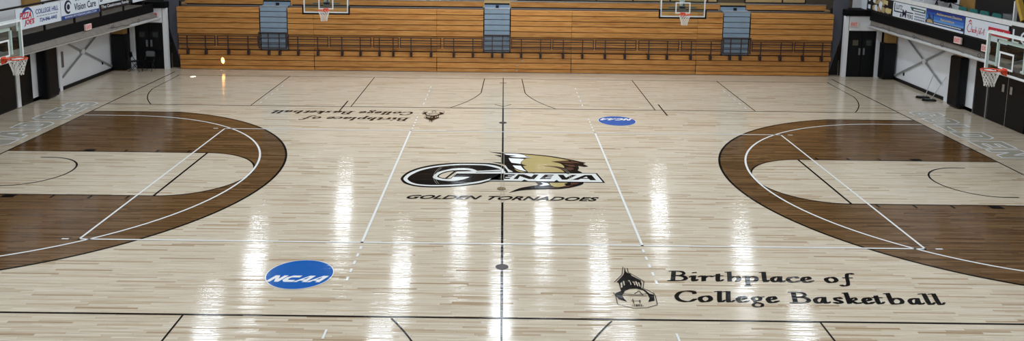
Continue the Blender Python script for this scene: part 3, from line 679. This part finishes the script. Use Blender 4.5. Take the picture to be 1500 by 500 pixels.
# ---------------------------------------------------------------- far corners: doors, black fillers, mesh curtains
def corner(s, nm, dn, dx):
    X = lambda v: s * (v + dx)
    def bx(mb, a, c, *r): return mb.box(min(X(a), X(c)), max(X(a), X(c)), *r)
    xd0, xd1 = 15.1, 16.32
    struct('wall_far_' + nm, bx(bx(bx(MB(), 14.9, 15.08, 14.3, 14.5, 0, 2.72), xd1 + .02, 16.55, 14.3, 14.5, 0, 2.72), xd0 - .04, xd1 + .04, 14.3, 14.5, 2.08, 2.72), WHITEW)
    struct('trim_2' if s < 0 else 'trim_3', bx(bx(MB(), 14.42, 14.88, 14.75, 14.85, 0, 3.0), 14.9, 17.1, 14.55, 14.65, 0, 2.7), DARK)
    struct('trim_4' if s < 0 else 'trim_5', bx(MB(), 14.88, 17.12, 14.2, 15.2, 2.74, 3.0), FASCIA)
    d = MB(); bx(d, xd0, xd1, 14.36, 14.42, 0, 2.08)
    d = struct('door_%d' % dn, d, BLACKM); d['_w'] = [0, 0, 0]
    mid = (xd0 + xd1) / 2
    for a, c in ((xd0 + .03, mid - .008), (mid + .008, xd1 - .03)):
        lf = bx(MB(), a, c, 14.32, 14.37, .02, 2.05, .006).build('door_leaf', BLACK, d)
        bx(MB(), (a + c) / 2 - .12, (a + c) / 2 + .12, 14.312, 14.325, 1.42, 1.66).build('door_window', mat('lit_dim_glass', (86, 80, 60) if (s > 0 and a < 15.3 + dx) else (44, 46, 48), .2), lf)  # one right-door pane looks lit: that light is painted into its colour
        e = c if c < mid else a
        k = -1 if c < mid else 1
        bx(MB(), e + k * .05, e + k * .13, 14.29, 14.325, 1.0, 1.3, .006).build('door_handle', GREYM, lf)
    # mesh curtain stretched behind the bleacher end
    cu = MB(); cu.prism([(X(14.46), .15), (X(14.46), 3.35), (X(15.2), 3.6), (X(14.86), 1.6)], lambda x, z: (x, 14.62, z), lambda x, z: (x, 14.66, z))
    tag(cu.build('mesh_curtain', MESHM, None, (X(14.7), 14.62, 0)), 'dark grey mesh curtain closing the gap at the %s bleacher end' % nm, 'curtain')
    # padded column in the corner
    pd = bx(MB(), 16.5 if s < 0 else 16.42, 17.1 - (.0 if s < 0 else 0.15), 13.7, 14.2, 0.03, 1.62, .05)
    tag(pd.build('column_pad', BLACK, None, (X(16.8), 13.9, 0)), 'black padding wrapped round the corner column beside the %s far doors' % nm, 'pad', 'black column pads')
    struct('wall_%s_column' % nm, bx(MB(), 16.56, 17.1 - (.0 if s < 0 else 0.15), 13.78, 14.12, 0, 2.55), TANC)
corner(-1, 'left', 1, -.03)
corner(1, 'right', 2, .12)
def exit_sign(name, org, u, v, n, w_, h, label, face=WHITEM, ink=INKPINK):
    """org = centre, u = reading direction, v = up, n = outward"""
    O, u, v, n = Vector(org), Vector(u), Vector(v), Vector(n)
    f = lambda a, c, d: O + u * a + v * c + n * (d + .012)
    mb = MB(); q = [(-w_ / 2, -h / 2), (w_ / 2, -h / 2), (w_ / 2, h / 2), (-w_ / 2, h / 2)]
    mb.prism(q, lambda a, c: f(a, c, 0), lambda a, c: f(a, c, .06))
    t_ = thing(name, org, label, 'sign', 'exit signs')
    mb.build('case', face, t_)
    bm = text_bm('EXIT', -w_ * .38, w_ * .38, -h * .3, h * .3, 0, .02)
    MB().bm(bm, Matrix(((u.x, v.x, n.x, f(0, 0, .064).x), (u.y, v.y, n.y, f(0, 0, .064).y), (u.z, v.z, n.z, f(0, 0, .064).z), (0, 0, 0, 1)))).build('lettering', ink, t_)
UP = (0, 0, 1)
exit_sign('exit_sign', (-15.42, 14.26, 2.41), (1, 0, 0), UP, (0, -1, 0), .34, .2, 'small red EXIT sign over the left far doors', mat('red_sign_face', (206, 70, 76), .5), SIGNPINK)
exit_sign('exit_sign', (15.38, 14.28, 2.38), (1, 0, 0), UP, (0, -1, 0), .36, .22, 'small EXIT sign in a grey case over the right far doors', SIGNPINK)
exit_sign('exit_sign', (-15.36, 8.53, 2.68), (0, 1, 0), UP, (1, 0, 0), .42, .22, 'pale pink EXIT sign on the left black balcony edge', SIGNPINK)
exit_sign('exit_sign', (16.0, 7.2, 2.76), (0, -1, 0), UP, (-1, 0, 0), .42, .23, 'pale pink EXIT sign on the right balcony edge below the red script banner', SIGNPINK)
exit_sign('exit_sign', (16.0, 5.55, 2.74), (0, -1, 0), UP, (-1, 0, 0), .42, .23, 'pale pink EXIT sign on the right balcony edge beside the glass backboard', SIGNPINK)

# ---------------------------------------------------------------- side balconies with their edge beams
def balcony(s, xf, px0, px1, nm):
    t_ = thing('balcony', (s * 16.4, 0, 2.57), 'black edged balcony with a white pipe under its edge along the %s wall' % nm, 'balcony')
    X = lambda v: s * v
    MB().box(min(X(xf), X(xf + .1)), max(X(xf), X(xf + .1)), -12, 14.18, 2.57, 2.93).build('fascia', FASCIA, t_)
    MB().box(min(X(xf + .1), X(17.01)), max(X(xf + .1), X(17.01)), -12, 13.65, 2.6, 2.925).build('deck', SOFFIT, t_)
    y0, y1 = -12, 14.16
    pxa = px0 + (px0 - px1) / 10.0 * 16
    p = MB(); n = 12
    pa, pb = (X(min(pxa, 16.4)), y0, 2.3), (X(px1), y1, 2.3)
    p.tube([pa, pb], .065, 12).build('white_pipe', WHITEM, t_, smooth=True)
    q = MB(); q.prism([(X(xf + .06), 2.6), (X(xf + .1), 2.6), (X(px1 + .07), 2.28), (X(px1 + .03), 2.28)], lambda x, z: (x + (pa[0] - pb[0]) * (2.6 - z) / .32, y0, z), lambda x, z: (x, y1, z))
    q.build('soffit_plate', SOFFIT, t_)
    for y in (5.9, 8.2, 10.2, 12.2):
        f_ = (y - y0) / (y1 - y0); x = pa[0] + (pb[0] - pa[0]) * f_
        MB().tube([(x - s * .07, y + .08 * math.cos(a), 2.44 + .07 * math.sin(a)) for a in [2 * math.pi * k / 12 for k in range(12)]], .008, 6, closed=True).build('cable_loop', BLACKM, t_)
    cb = MB(); pts = []
    for k in range(40):
        y = 4.5 + k * .24; f_ = (y - y0) / (y1 - y0); x = pa[0] + (pb[0] - pa[0]) * f_
        pts.append((x - s * .06, y, 2.4 + .02 * math.sin(k * 1.7) + .02 * math.sin(k * .6)))
    cb.tube(pts, .006, 6).build('cable', BLACKM, t_)
balcony(-1, 15.36, 15.75, 15.1, 'left')
balcony(1, 16.02, 16.05, 16.0, 'right')
# ---------------------------------------------------------------- side walls: columns, pads, mats, braces
def wall_side(s, nm, mats_y, col, opening):
    X = lambda a, c: (min(s * a, s * c), max(s * a, s * c))
    struct('baseboard_' + nm, MB().box(*X(17.1, 17.15), -12, 13.8, 0, .13), BLACKM)
    st = MB()
    st.box(*X(17.08, 17.15), *col, .0, 2.58); st.box(*X(17.1, 17.15), 7.8, 8.5, 0.0, 2.58)
    struct('trim_6' if s < 0 else 'trim_7', st, WHITEW)
    struct('wall_%s_pier' % nm, MB().box(*X(16.85, 17.15), 8.4, 8.8, 1.2, 2.58), TANC)
    b = MB().box(*X(16.68 if s < 0 else 16.75, 17.1), 8.12 if s < 0 else 8.3, 8.85 if s < 0 else 9.0, .04, 1.95, .08)
    tag(b.build('column_pad', BLACK, None, (s * 16.9, 8.87, 0)), 'tall black pad strapped round the near column on the %s wall' % nm, 'pad', 'black column pads')
    br = MB()
wall_side(-1, 'left', None, (9.58, 9.76), None)
wall_side(1, 'right', None, (9.36, 9.76), None)
def brace(s, nm, segs):
    t_ = thing('cross_brace', (s * 17.05, 11.6, .2), 'grey steel cross brace making an X on the white %s wall' % nm, 'brace')
    for (y0, z0), (y1, z1) in segs:
        MB().bar((s * 17.08, y0, z0), (s * 17.08, y1, z1), .05, .05, up=(0, 0, 1)).build('brace_bar', mat('brace_paint', (150, 152, 154), .5), t_)
    MB().box(min(s * 17.03, s * 17.1), max(s * 17.03, s * 17.1), 11.25, 11.45, 1.18, 1.36).build('gusset_plate', WHITEM, t_)
brace(-1, 'left', [((9.78, .5), (13.5, 2.18)), ((9.78, 1.98), (13.7, .22))])
brace(1, 'right', [((13.7, .22), (9.98, 1.93)), ((13.6, 2.3), (10.02, .62))])
tag(MB().box(-17.14, -17.1, 9.82, 9.98, .88, 1.5, .006).build('notice_board', GREYM, None, (-17.12, 9.9, .88)), 'narrow dark grey notice board on the white wall beside the left column', 'notice')
for s, y, z in ((-1, 13.0, .42), (1, 13.05, .33)):
    tag(MB().box(min(s * 17.15, s * 17.12), max(s * 17.15, s * 17.12), y - .04, y + .04, z, z + .13, .004).build('wall_socket', BLACKM, None, (s * 17.13, y, z)), 'small dark wall socket low on the white %s wall' % ('left' if s < 0 else 'right'), 'socket')
# left wall mats
for y0, y1, lab in ((7.03, 7.76, 'black wall mat between the white strip and the white pier on the left wall'), (4.6, 6.78, 'wide black wall mat at the left picture edge behind the glass backboard')):
    tag(MB().box(-17.14, -17.06, y0, y1, .05, 2.2, .02).build('wall_mat', BLACK, None, (-17.1, (y0 + y1) / 2, 0)), lab, 'wall mat')
struct('trim_8', MB().box(-17.15, -17.04, 6.8, 7.0, .02, 2.55), WHITEM)
# right wall black doors
d = struct('door_3', MB().box(17.1, 17.15, 4.85, 7.75, 0, 2.25), BLACKM); d['_w'] = [0, 0, 0]
for y0, y1, hy in ((5.92, 6.88, 6.1), (4.9, 5.88, 5.67)):
    lf = MB().box(17.04, 17.1, y0, y1, .03, 2.2, .006).build('door_leaf', BLACK, d)
    MB().box(17.01, 17.045, hy - .06, hy + .06, 1.16, 1.42, .01).build('door_handle', SILVER, lf)
MB().box(17.04, 17.1, 7.02, 7.7, .03, 2.2, .006).build('door_leaf', BLACK, d)
for y in (7.74, 6.95, 6.99): MB().box(17.02, 17.1, y - .012, y + .012, 0, 2.25).build('door_frame', SILVER, d)
MB().box(17.05, 17.1, 5.885, 5.915, 0, 2.25).build('door_frame', SILVER, d)

# dust mops leaning by the right column
for (y0, x0), (y1, z1), lab in (((9.72, 16.6), (9.62, .98), 'dust mop leaning on the right wall, the one nearer the column'), ((10.2, 16.6), (10.5, .95), 'dust mop leaning on the right wall, the one farther from the column')):
    t_ = thing('dust_mop', (x0, y0, 0), lab, 'mop', 'dust mops by the right wall')
    MB().tube([(x0, y0, .09), (17.04, y1, z1)], .014, 8).build('handle', SILVER, t_)
    hd = MB(); hd.box(x0 - .3, x0 + .12, y0 - .12, y0 + .12, .03, .075, .02)
    hd.build('mop_head', BLACK, t_)
    b = MB()
    for k in range(26):
        a = 2 * math.pi * k / 26; cx_, cy_ = x0 - .09 + .21 * math.cos(a), y0 + .12 * math.sin(a)
        b.tube([(cx_, cy_, .05), (cx_ + .06 * math.cos(a), cy_ + .06 * math.sin(a), .014)], .014, 5)
    b.build('fringe', BLACK, t_)
    MB().tube([(x0, y0 - .03, .07), (x0, y0, .12), (x0, y0 + .03, .07)], .012, 6).build('swivel', SILVER, t_)
# folding chairs by the left far doors
def chair(x, y, rz, lab):
    t_ = thing('folding_chair', (x, y, 0), lab, 'chair', 'chairs by the left far doors')
    ca, sa = math.cos(rz), math.sin(rz)
    f = lambda a, b_, z: (x + a * ca - b_ * sa, y + a * sa + b_ * ca, z)
    def pl(name, q, th, ax, m):
        mb = MB(); mb.prism(q, lambda a, c: f(*(a, c, 0) if ax == 'z' else (a, 0, c)), lambda a, c: f(*(a, c, th) if ax == 'z' else (a, th, c))); return mb
    rr = [(-.2, -.2), (.2, -.2), (.2, .18), (.17, .2), (-.17, .2), (-.2, .18)]
    m = MB(); m.prism(rr, lambda a, c: f(a, c, .43), lambda a, c: f(a, c, .46)); m.build('seat', BLACK, t_)
    m = MB(); m.prism([(-.2, .6), (.2, .6), (.21, .78), (.15, .84), (-.15, .84), (-.21, .78)], lambda a, c: f(a, .22, c), lambda a, c: f(a, .245, c)); m.build('backrest', GREYM if rz == 0 else BLACK, t_)
    for k in (-1, 1):
        MB().tube([f(k * .2, -.2, 0), f(k * .2, .2, .6), f(k * .19, .235, .82)], .012, 8).build('leg', BLACKM, t_)
        MB().tube([f(k * .18, .26, 0), f(k * .18, -.12, .44)], .012, 8).build('leg', BLACKM, t_)
    MB().tube([f(-.2, 0, .3), f(.2, 0, .3)], .01, 6).build('stretcher', BLACKM, t_)
chair(-15.55, 13.85, 0, 'grey backed folding chair standing in front of the left far doors')
chair(-16.05, 13.75, math.radians(95), 'black folding chair seen side-on at the left edge of the far doors')

# ---------------------------------------------------------------- basketball hoops
def hoop(name, loc, yaw, label, pad, mast):
    """local frame: board in the xz plane, rim towards -y; loc = rim centre, z = rim height"""
    ca, sa = math.cos(yaw), math.sin(yaw)
    f = lambda x, y, z: (loc[0] + x * ca - y * sa, loc[1] + x * sa + y * ca, loc[2] + z)
    def add(pn, fn, m, par, sm=False):
        mb = MB(); fn(mb); mb.v = [f(*v) for v in mb.v]; return mb.build(pn, m, par, smooth=sm)
    t_ = thing(name, loc, label, 'basketball hoop', 'basketball hoops')
    YB = .38; z0, z1, hw = -.15, .92, .915
    add('backboard', lambda b: b.box(-hw, hw, YB, YB + .03, z0, z1), GLASS, t_)
    def fr(b, x, za, zb, w_, y): b.box(-x, -x + w_, y - .006, y, za, zb).box(x - w_, x, y - .006, y, za, zb).box(-x + w_, x - w_, y - .006, y, za, za + w_).box(-x + w_, x - w_, y - .006, y, zb - w_, zb)
    add('border', lambda b: fr(b, hw - .005, z0 + .005, z1 - .005, .05, YB), WHITEM, t_)
    add('target_square', lambda b: fr(b, .305, 0, .46, .05, YB), WHITEM, t_)
    add('board_frame', lambda b: (fr(b, hw + .012, z0 - .02, z1 + .02, .035, YB + .05), b.box(-hw, hw, YB + .03, YB + .09, z0 - .02, z0 + .03), b.box(-hw, hw, YB + .03, YB + .09, z1 - .03, z1 + .02),
        b.box(-hw - .01, -hw + .025, YB + .03, YB + .09, z0, z1), b.box(hw - .025, hw + .01, YB + .03, YB + .09, z0, z1)), SILVER if pad else WHITEM, t_)
    if pad:
        add('edge_padding', lambda b: b.box(-hw - .04, hw + .04, YB - .03, YB + .07, z0 - .06, z0 - .002).box(-hw - .05, -hw - .001, YB - .03, YB + .07, z0 - .06, z0 + .32).box(hw + .001, hw + .05, YB - .03, YB + .07, z0 - .06, z0 + .32), BLACK, t_)
    rim = add('rim', lambda b: b.tube([(.2286 * math.cos(a), .2286 * math.sin(a), 0) for a in [2 * math.pi * k / 32 for k in range(32)]], .016, 8, closed=True), ORANGE, t_, True)
    add('bracket', lambda b: (b.box(-.1, .1, YB - .015, YB, -.14, .04), b.box(-.09, .09, .22, YB - .01, -.012, .012), b.bar((-.08, .23, -.01), (-.08, YB - .01, -.12), .012, .03), b.bar((.08, .23, -.01), (.08, YB - .01, -.12), .012, .03)), ORANGE, rim)
    def net(b):
        n = 12; H = .42; rad = lambda t: .2286 * (1 - t) ** 1.3 * .5 + .115 + .03 * max(0, t - .85)
        lev = 6
        for k in range(n):
            for sg in (1, -1):
                pts = []
                for j in range(lev + 1):
                    t = j / lev; a = 2 * math.pi * (k + sg * (j / 2)) / n; pts.append((rad(t) * math.cos(a), rad(t) * math.sin(a), -.01 - H * t))
                b.tube(pts, .0075, 5)
    add('net', net, NETM, t_)
    if mast:
        add('mast', lambda b: b.box(-.09, .09, YB + .12, YB + .26, .1, ZC - loc[2]), WHITEM, t_)
        add('support_arm', lambda b: (b.box(-.55, .55, YB + .09, YB + .15, .2, .26), b.box(-.12, .12, YB + .09, YB + .3, .05, .3), b.bar((-.5, YB + .12, .8), (.5, YB + .12, .8), .05, .05)), GREYM, t_)
        add('motor_plate', lambda b: b.box(.02, .09, YB + .08, YB + .12, .3, .46), GREYM, t_)
    else:
        add('boom', lambda b: (b.bar((-.3, YB + .09, .05), (-.2, 3.2, .75), .07, .07), b.bar((.3, YB + .09, .05), (.2, 3.2, .75), .07, .07), b.box(-.4, .4, YB + .08, YB + .13, .0, .12)), GREYM, t_)
        add('support_arm', lambda b: (b.box(-.6, .6, YB + .09, YB + .14, .66, .74), b.box(-.6, -.54, YB + .09, YB + .14, .0, .74), b.box(.54, .6, YB + .09, YB + .14, .0, .74)), WHITEM, t_)
hoop('basketball_hoop', (-12.75, 0, 3.05), math.radians(90), 'glass basketball hoop with orange rim at the left picture edge', False, False)
hoop('basketball_hoop', (12.75, 0, 3.05), math.radians(-90), 'glass basketball hoop with orange rim at the right picture edge', False, False)
hoop('basketball_hoop', (-7.26, 11.4, 3.05), 0, 'black padded practice hoop in front of the bleachers, left of the centre aisle', True, True)
hoop('basketball_hoop', (7.28, 11.4, 3.05), 0, 'black padded practice hoop in front of the bleachers, right of the centre aisle', True, True)

# ---------------------------------------------------------------- banners on the balcony fronts
def banner(s, x, y0, z0, wd, h, label, base, draw):
    """s=-1: left wall, read along +y from y0; s=1: right wall, read along -y from y0"""
    f = lambda a, c, d=0: (x - s * d, y0 - s * a, z0 + c)
    t_ = thing('banner', f(wd / 2, 0), label, 'banner', 'sponsor banners')
    mb = MB(); mb.prism([(0.01, 0), (wd - .01, 0), (wd - .01, h), (0.01, h)], lambda a, c: f(a, c, 0), lambda a, c: f(a, c, .02)); mb.build('sheet', base, t_)
    mx = lambda d: Matrix(((0, 0, -s, x - s * d), (-s, 0, 0, y0), (0, 1, 0, z0), (0, 0, 0, 1)))
    lay = [.024]
    def poly(pl, m, name='print'):
        lay[0] += .0006; b = MB()
        for p in pl: b.quad([f(a, c, lay[0]) for a, c in p])
        b.build(name, m, t_)
    def txt(sx, a0, a1, c0, c1, m, slant=0, bold=0.0):
        lay[0] += .0006; MB().bm(text_bm(sx, a0, a1, c0, c1, slant, bold), mx(lay[0])).build('lettering', m, t_)
    draw(poly, txt)
R_ = lambda a0, a1, c0, c1: [(a0, c0), (a1, c0), (a1, c1), (a0, c1)]
XL = -15.34
def b1(poly, txt):
    poly([arc(.62, .36, .33, -60, 150, 24) + arc(.66, .33, .27, 150, -60, 24)], INKBLUE)
    txt('PIZZA', .2, .88, .32, .54, INKRED, .2, .035); txt("JOE'S", .42, 1.0, .08, .3, INKRED, .2, .035)
    txt('COLLEGE HILL', 1.08, 2.42, .4, .56, INKBLUE, 0, .01); poly([R_(1.12 + k * .16, 1.24 + k * .16, .31, .335) for k in range(8)], INKGREY); txt('724-846-4443', 1.28, 2.3, .12, .25, INKBLUE, 0, .015)
banner(-1, XL, 4.24, 3.14, 2.56, .68, 'white banner with red and blue lettering, leftmost on the left balcony', BANNER, b1)
def b2(poly, txt):
    poly([R_(0.01, 2.6, 0, .14)], INKBLUE)
    poly([arc(.46, .42, .24, 20, 300, 30) + arc(.5, .42, .17, 300, 20, 30)], INKNAVY); poly([arc(.48, .42, .1, 0, 360, 20)[:-1]], INKNAVY)
    txt('Vision Care', .86, 2.38, .24, .5, INKNAVY, 0, .012); txt('WWW.MYVISIONCARE.COM', .2, 2.4, .03, .11, BANNER, 0, .01)
    poly([R_(.95 + k * .16, 1.06 + k * .16, .58, .62) for k in range(8)], INKGREY)
banner(-1, XL, 6.82, 3.14, 2.6, .68, 'white banner with an eye emblem and a blue strip on the left balcony', BANNER, b2)
def b3(poly, txt):
    poly([R_(0.01, 2.58, 0, .26)], INKBLACK); txt('The Catalomesa Family', .15, 2.4, .06, .21, BANNER, 0, .012)
    poly([R_(.9, 2.3, .34, .68)], INKTAN); poly([R_(1.0, 1.3, .38, .6), R_(1.5, 1.8, .42, .66), R_(1.95, 2.2, .36, .58)], BROWNW); txt('D', .1, .3, .36, .62, INKNAVY, 0, .02)
banner(-1, XL, 9.44, 3.14, 2.6, .68, 'banner with a black name strip under a picture on the left balcony', BANNER, b3)
banner(-1, XL, 12.2, 3.18, 2.2, .62, 'plain white banner nearest the far corner on the left balcony', BANNER, lambda p, t: None)
XR = 16.0
def r0(poly, txt): pass
banner(1, XR, 15.0, 3.0, .5, .62, 'short plain white banner nearest the far corner on the right balcony', BANNER, r0)
def r1(poly, txt):
    random.seed(3)
    poly([arc(.22, .5, .12, 0, 360, 14)[:-1], R_(.12, .35, .06, .24)], BANNER)
    pl = []
    for k in range(7):
        a, c = .75 + (k % 4) * .38 + random.uniform(-.06, .06), .12 + (k // 4) * .3; pl.append([(a - .17, c - .06), (a + .14, c - .1), (a + .2, c + .1), (a + .02, c + .17), (a - .2, c + .1)])
    poly(pl, INKTAN)
    poly([[(.7, .1), (1.0, .02), (.95, .3), (.75, .28)], [(1.1, .3), (1.35, .1), (1.45, .45), (1.2, .5)], [(.55, .4), (.75, .36), (.78, .6), (.6, .6)]], BANNER)
    poly([[(1.7, .1), (2.2, .06), (2.25, .26), (1.75, .26)], [(1.5, .42), (1.9, .38), (1.9, .56), (1.55, .58)]], INKGOLD)
banner(1, XR, 14.45, 3.02, 2.35, .62, 'black banner with tan and white shapes on the right balcony', INKBLACK, r1)
def r2(poly, txt):
    txt('LUTZ', .28, .78, .32, .5, INKNAVY, 0, .01); poly([R_(.12, .18, .2, .56), R_(.12, .84, .2, .25)], INKNAVY)
    txt('&', .62, .78, .04, .18, INKNAVY, 0, .02); txt('M', .82, 1.12, .06, .36, INKNAVY, 0, .03); txt('YERS', 1.16, 1.66, .06, .22, INKNAVY, 0, .005); poly([R_(1.12, 1.66, .27, .31)], INKNAVY)
    poly([[(1.4, .54), (2.55, .52), (2.55, .38), (1.55, .4)]], INKGREEN); poly([R_(1.66, 2.46, .43, .48)], BANNER)
    for c in (.28, .17, .07): poly([R_(1.78 + k * .13, 1.88 + k * .13, c, c + .055) for k in range(6)], INKGREY)
banner(1, XR, 12.1, 3.02, 2.58, .6, 'white banner with navy lettering and a green ribbon on the right balcony', BANNER, r2)
def r3(poly, txt):
    for k in range(4): poly([R_(.02, 2.54, .5 - k * .12, .62 - k * .12 if k else .6)], SKY[k])
    poly([R_(.02, 2.54, .0, .07)], BANNER)
    poly([R_(.02, 2.54, .09, .18)], INKBLACK); poly([R_(.6 + k * .1, .68 + k * .1, .115, .155) for k in range(18)], BANNER)
    poly([R_(.1 + k * .08, .16 + k * .08, .18, .26 + .1 * ((k * 7) % 4) / 1.6) for k in range(6)], INKNAVY); poly([[(.1, .1), (.55, .1), (.5, .2), (.3, .24), (.14, .2)]], INKTAN)
    txt('Achievement Designs', .75, 2.4, .42, .54, INKGOLD, 0, .02); txt('Recognition', 1.05, 1.95, .24, .36, INKGOLD, 0, .02)
banner(1, XR, 9.5, 3.02, 2.56, .6, 'blue banner with gold lettering over a skyline on the right balcony', SKY[2], r3)
def r4(poly, txt):
    st = []
    x = .36
    big = nib([[(.9, .8), (.6, .97), (.2, .6), (.14, .25), (.42, .02), (.85, .1)]], .09, .05, 40)
    poly(union([[(.12 + a * .3, .12 + c * .32) for a, c in p] for p in big]), INKRED)
    poly([arc(.24, .48, .032, 0, 360, 10)[:-1], arc(.29, .525, .032, 0, 360, 10)[:-1], arc(.35, .51, .028, 0, 360, 10)[:-1], [(.38, .47), (.43, .45), (.38, .43)]], INKRED)
    for ch, wd_ in (('h', .13), ('i', .07), ('c', .1), ('k', .13), ('-', .05), ('f', .13), ('i', .07), ('l', .08), ('-', .05), ('A', .16)):
        st += glyph_polys(ch, x, x + wd_, .13, .22, .3, .09, .05); x += wd_ - .02
    poly(st, INKRED)
banner(1, XR, 6.9, 3.02, 2.4, .6, 'white banner with red script lettering on the right balcony', BANNER, r4)
def r5(poly, txt): poly([[(.12 + k * .13, .06), (.2 + k * .13, .06), (.2 + k * .13, .15 + .03 * (k % 3)), (.12 + k * .13, .13 + .02 * (k % 2))] for k in range(8)], BANNER)
banner(1, XR - .03, 5.52, 3.22, 1.15, .26, 'small red sign with white lettering below the right banners', INKRED, r5)
def r6(poly, txt): txt('LO', .1, 1.1, .12, .56, BANNER, 0, .0)
banner(1, XR, 4.38, 3.02, 1.9, .66, 'black sign with large white letters at the right picture edge', INKBLACK, r6)

# black posts carrying the left banners, white rail over the right ones
for k, y in enumerate((5.9, 7.78, 9.66, 11.5, 13.3)):
    tag(MB().box(-15.42, -15.36, y - .03, y + .03, 2.935, 3.835).build('railing_post', BLACKM, None, (-15.39, y, 2.935)), 'black railing post under the left banners, %s from the near end' % ORD[k], 'post', 'posts of the left balcony railing')
tag(MB().box(-15.43, -15.36, 3.0, 14.4, 3.84, 3.9, .01).build('handrail', BLACKM, None, (-15.4, 8.7, 3.84)), 'black handrail along the top of the left banners', 'railing')
tag(MB().box(16.0, 16.12, 0.0, 14.9, 3.64, 3.8, .01).build('handrail', WHITEM, None, (16.06, 7, 3.64)), 'broad white rail running above the right banners', 'railing')
struct('trim_11', MB().box(16.04, 16.11, -2, 14.1, 2.94, 3.63), DARK)
def r7(poly, txt): txt('M', .5, .68, .1, .3, INKNAVY, 0, .01); txt('A', .7, .85, .1, .3, INKNAVY, 0, .01); txt('N', .88, 1.0, .1, .3, INKNAVY, 0, .01); poly([R_(.06, 1.1, .03, .045), R_(.06, .075, .03, .7), R_(1.085, 1.1, .03, .7)], INKNAVY)
banner(1, 16.05, 11.0, 3.84, 1.16, .8, 'white sign standing on the white rail of the right balcony', BANNER, r7)
# what stands on the right balcony
for k, (y, c) in enumerate(((7.9, 'farthest'), (7.25, 'second farthest'), (6.6, 'second nearest'), (5.9, 'nearest'))):
    t_ = thing('plastic_chair', (16.6, y, 2.94), 'teal plastic chair behind the white right rail, %s of the row' % c, 'chair', 'teal chairs on the right balcony')
    bk = MB(); bk.prism([(-.24, .48), (.24, .48), (.26, .98), (.2, 1.06), (-.2, 1.06), (-.26, .98)], lambda a, z: (16.42, y + a, 2.81 + z), lambda a, z: (16.46, y + a, 2.81 + z)); bk.build('backrest', TEAL, t_)
    MB().box(16.44, 16.88, y - .24, y + .24, 3.22, 3.27, .02).build('seat', TEAL, t_)
    for dx in (.06, .4):
        for dy in (-.2, .2): MB().tube([(16.43 + dx, y + dy, 2.94), (16.43 + dx, y + dy, 3.23)], .014, 6).build('leg', SILVER, t_)
t_ = thing('grey_box', (16.3, 5.0, 2.94), 'pale grey box standing behind the white right rail near the yellow brace', 'box')
MB().box(16.22, 16.5, 4.8, 5.25, 2.94, 3.92, .01).build('carton', GREYM, t_)
MB().box(16.21, 16.51, 4.79, 5.26, 3.92, 3.95, .01).build('lid', GREYM, t_)
def rig(y, lab, flip):
    t_ = thing('video_camera', (16.5, y, 2.94), lab, 'camera', 'cameras on the right balcony')
    for k in range(3):
        a = k * 2.094; MB().tube([(16.5 + .3 * math.cos(a), y + .3 * math.sin(a), 2.95), (16.5, y, 3.9)], .016, 6).build('leg', BLACKM, t_)
    bd = MB().box(16.3, 16.7, y - .1, y + .12, 3.92, 4.12, .02).build('body', BLACK, t_)
    MB().tube([(16.3, y, 4.02), (16.12, y, 4.02)], .06, 12).build('lens', BLACKM, bd)
    MB().tube([(16.55, y, 3.92), (16.75, y + .5 * flip, 3.8)], .018, 6).build('handle', BLACKM, bd)
rig(9.8, 'black camera on a stand by the blue banner of the right balcony', 1)
rig(8.85, 'black camera on a stand before the tan column of the right balcony', -1)
# yellow brace and white post at the right edge
tag(MB().bar((16.28, 4.7, 4.6), (16.25, 4.22, 3.84), .14, .14).build('yellow_brace', mat('yellow_paint', (196, 160, 66), .5), None, (16.2, 4.0, 3.1)), 'slanting yellow brace at the right picture edge above the backboard', 'brace')
struct('trim_9', MB().box(16.24, 16.34, 4.72, 4.78, 2.8, 4.4), WHITEM)
# upper side walls: coloured bays
def bays(s, L):
    for i, (y0, y1, m) in enumerate(L):
        struct('wall_%s_bay' % ('left' if s < 0 else 'right'), MB().box(min(s * 17.02, s * 17.149), max(s * 17.02, s * 17.149), y0, y1, 2.82, 6.0), m)
bays(-1, [(-2, 5.4, BROWNW), (7.6, 8.6, TANC), (12.0, 12.8, TANC)])
bays(1, [(9.2, 13.2, WHITEW), (8.2, 9.15, TANC), (2, 8.15, DARK)])
struct('trim_10', MB().box(-17.1, -15.5, -2, 5.4, 2.93, 2.94), SOFFIT)
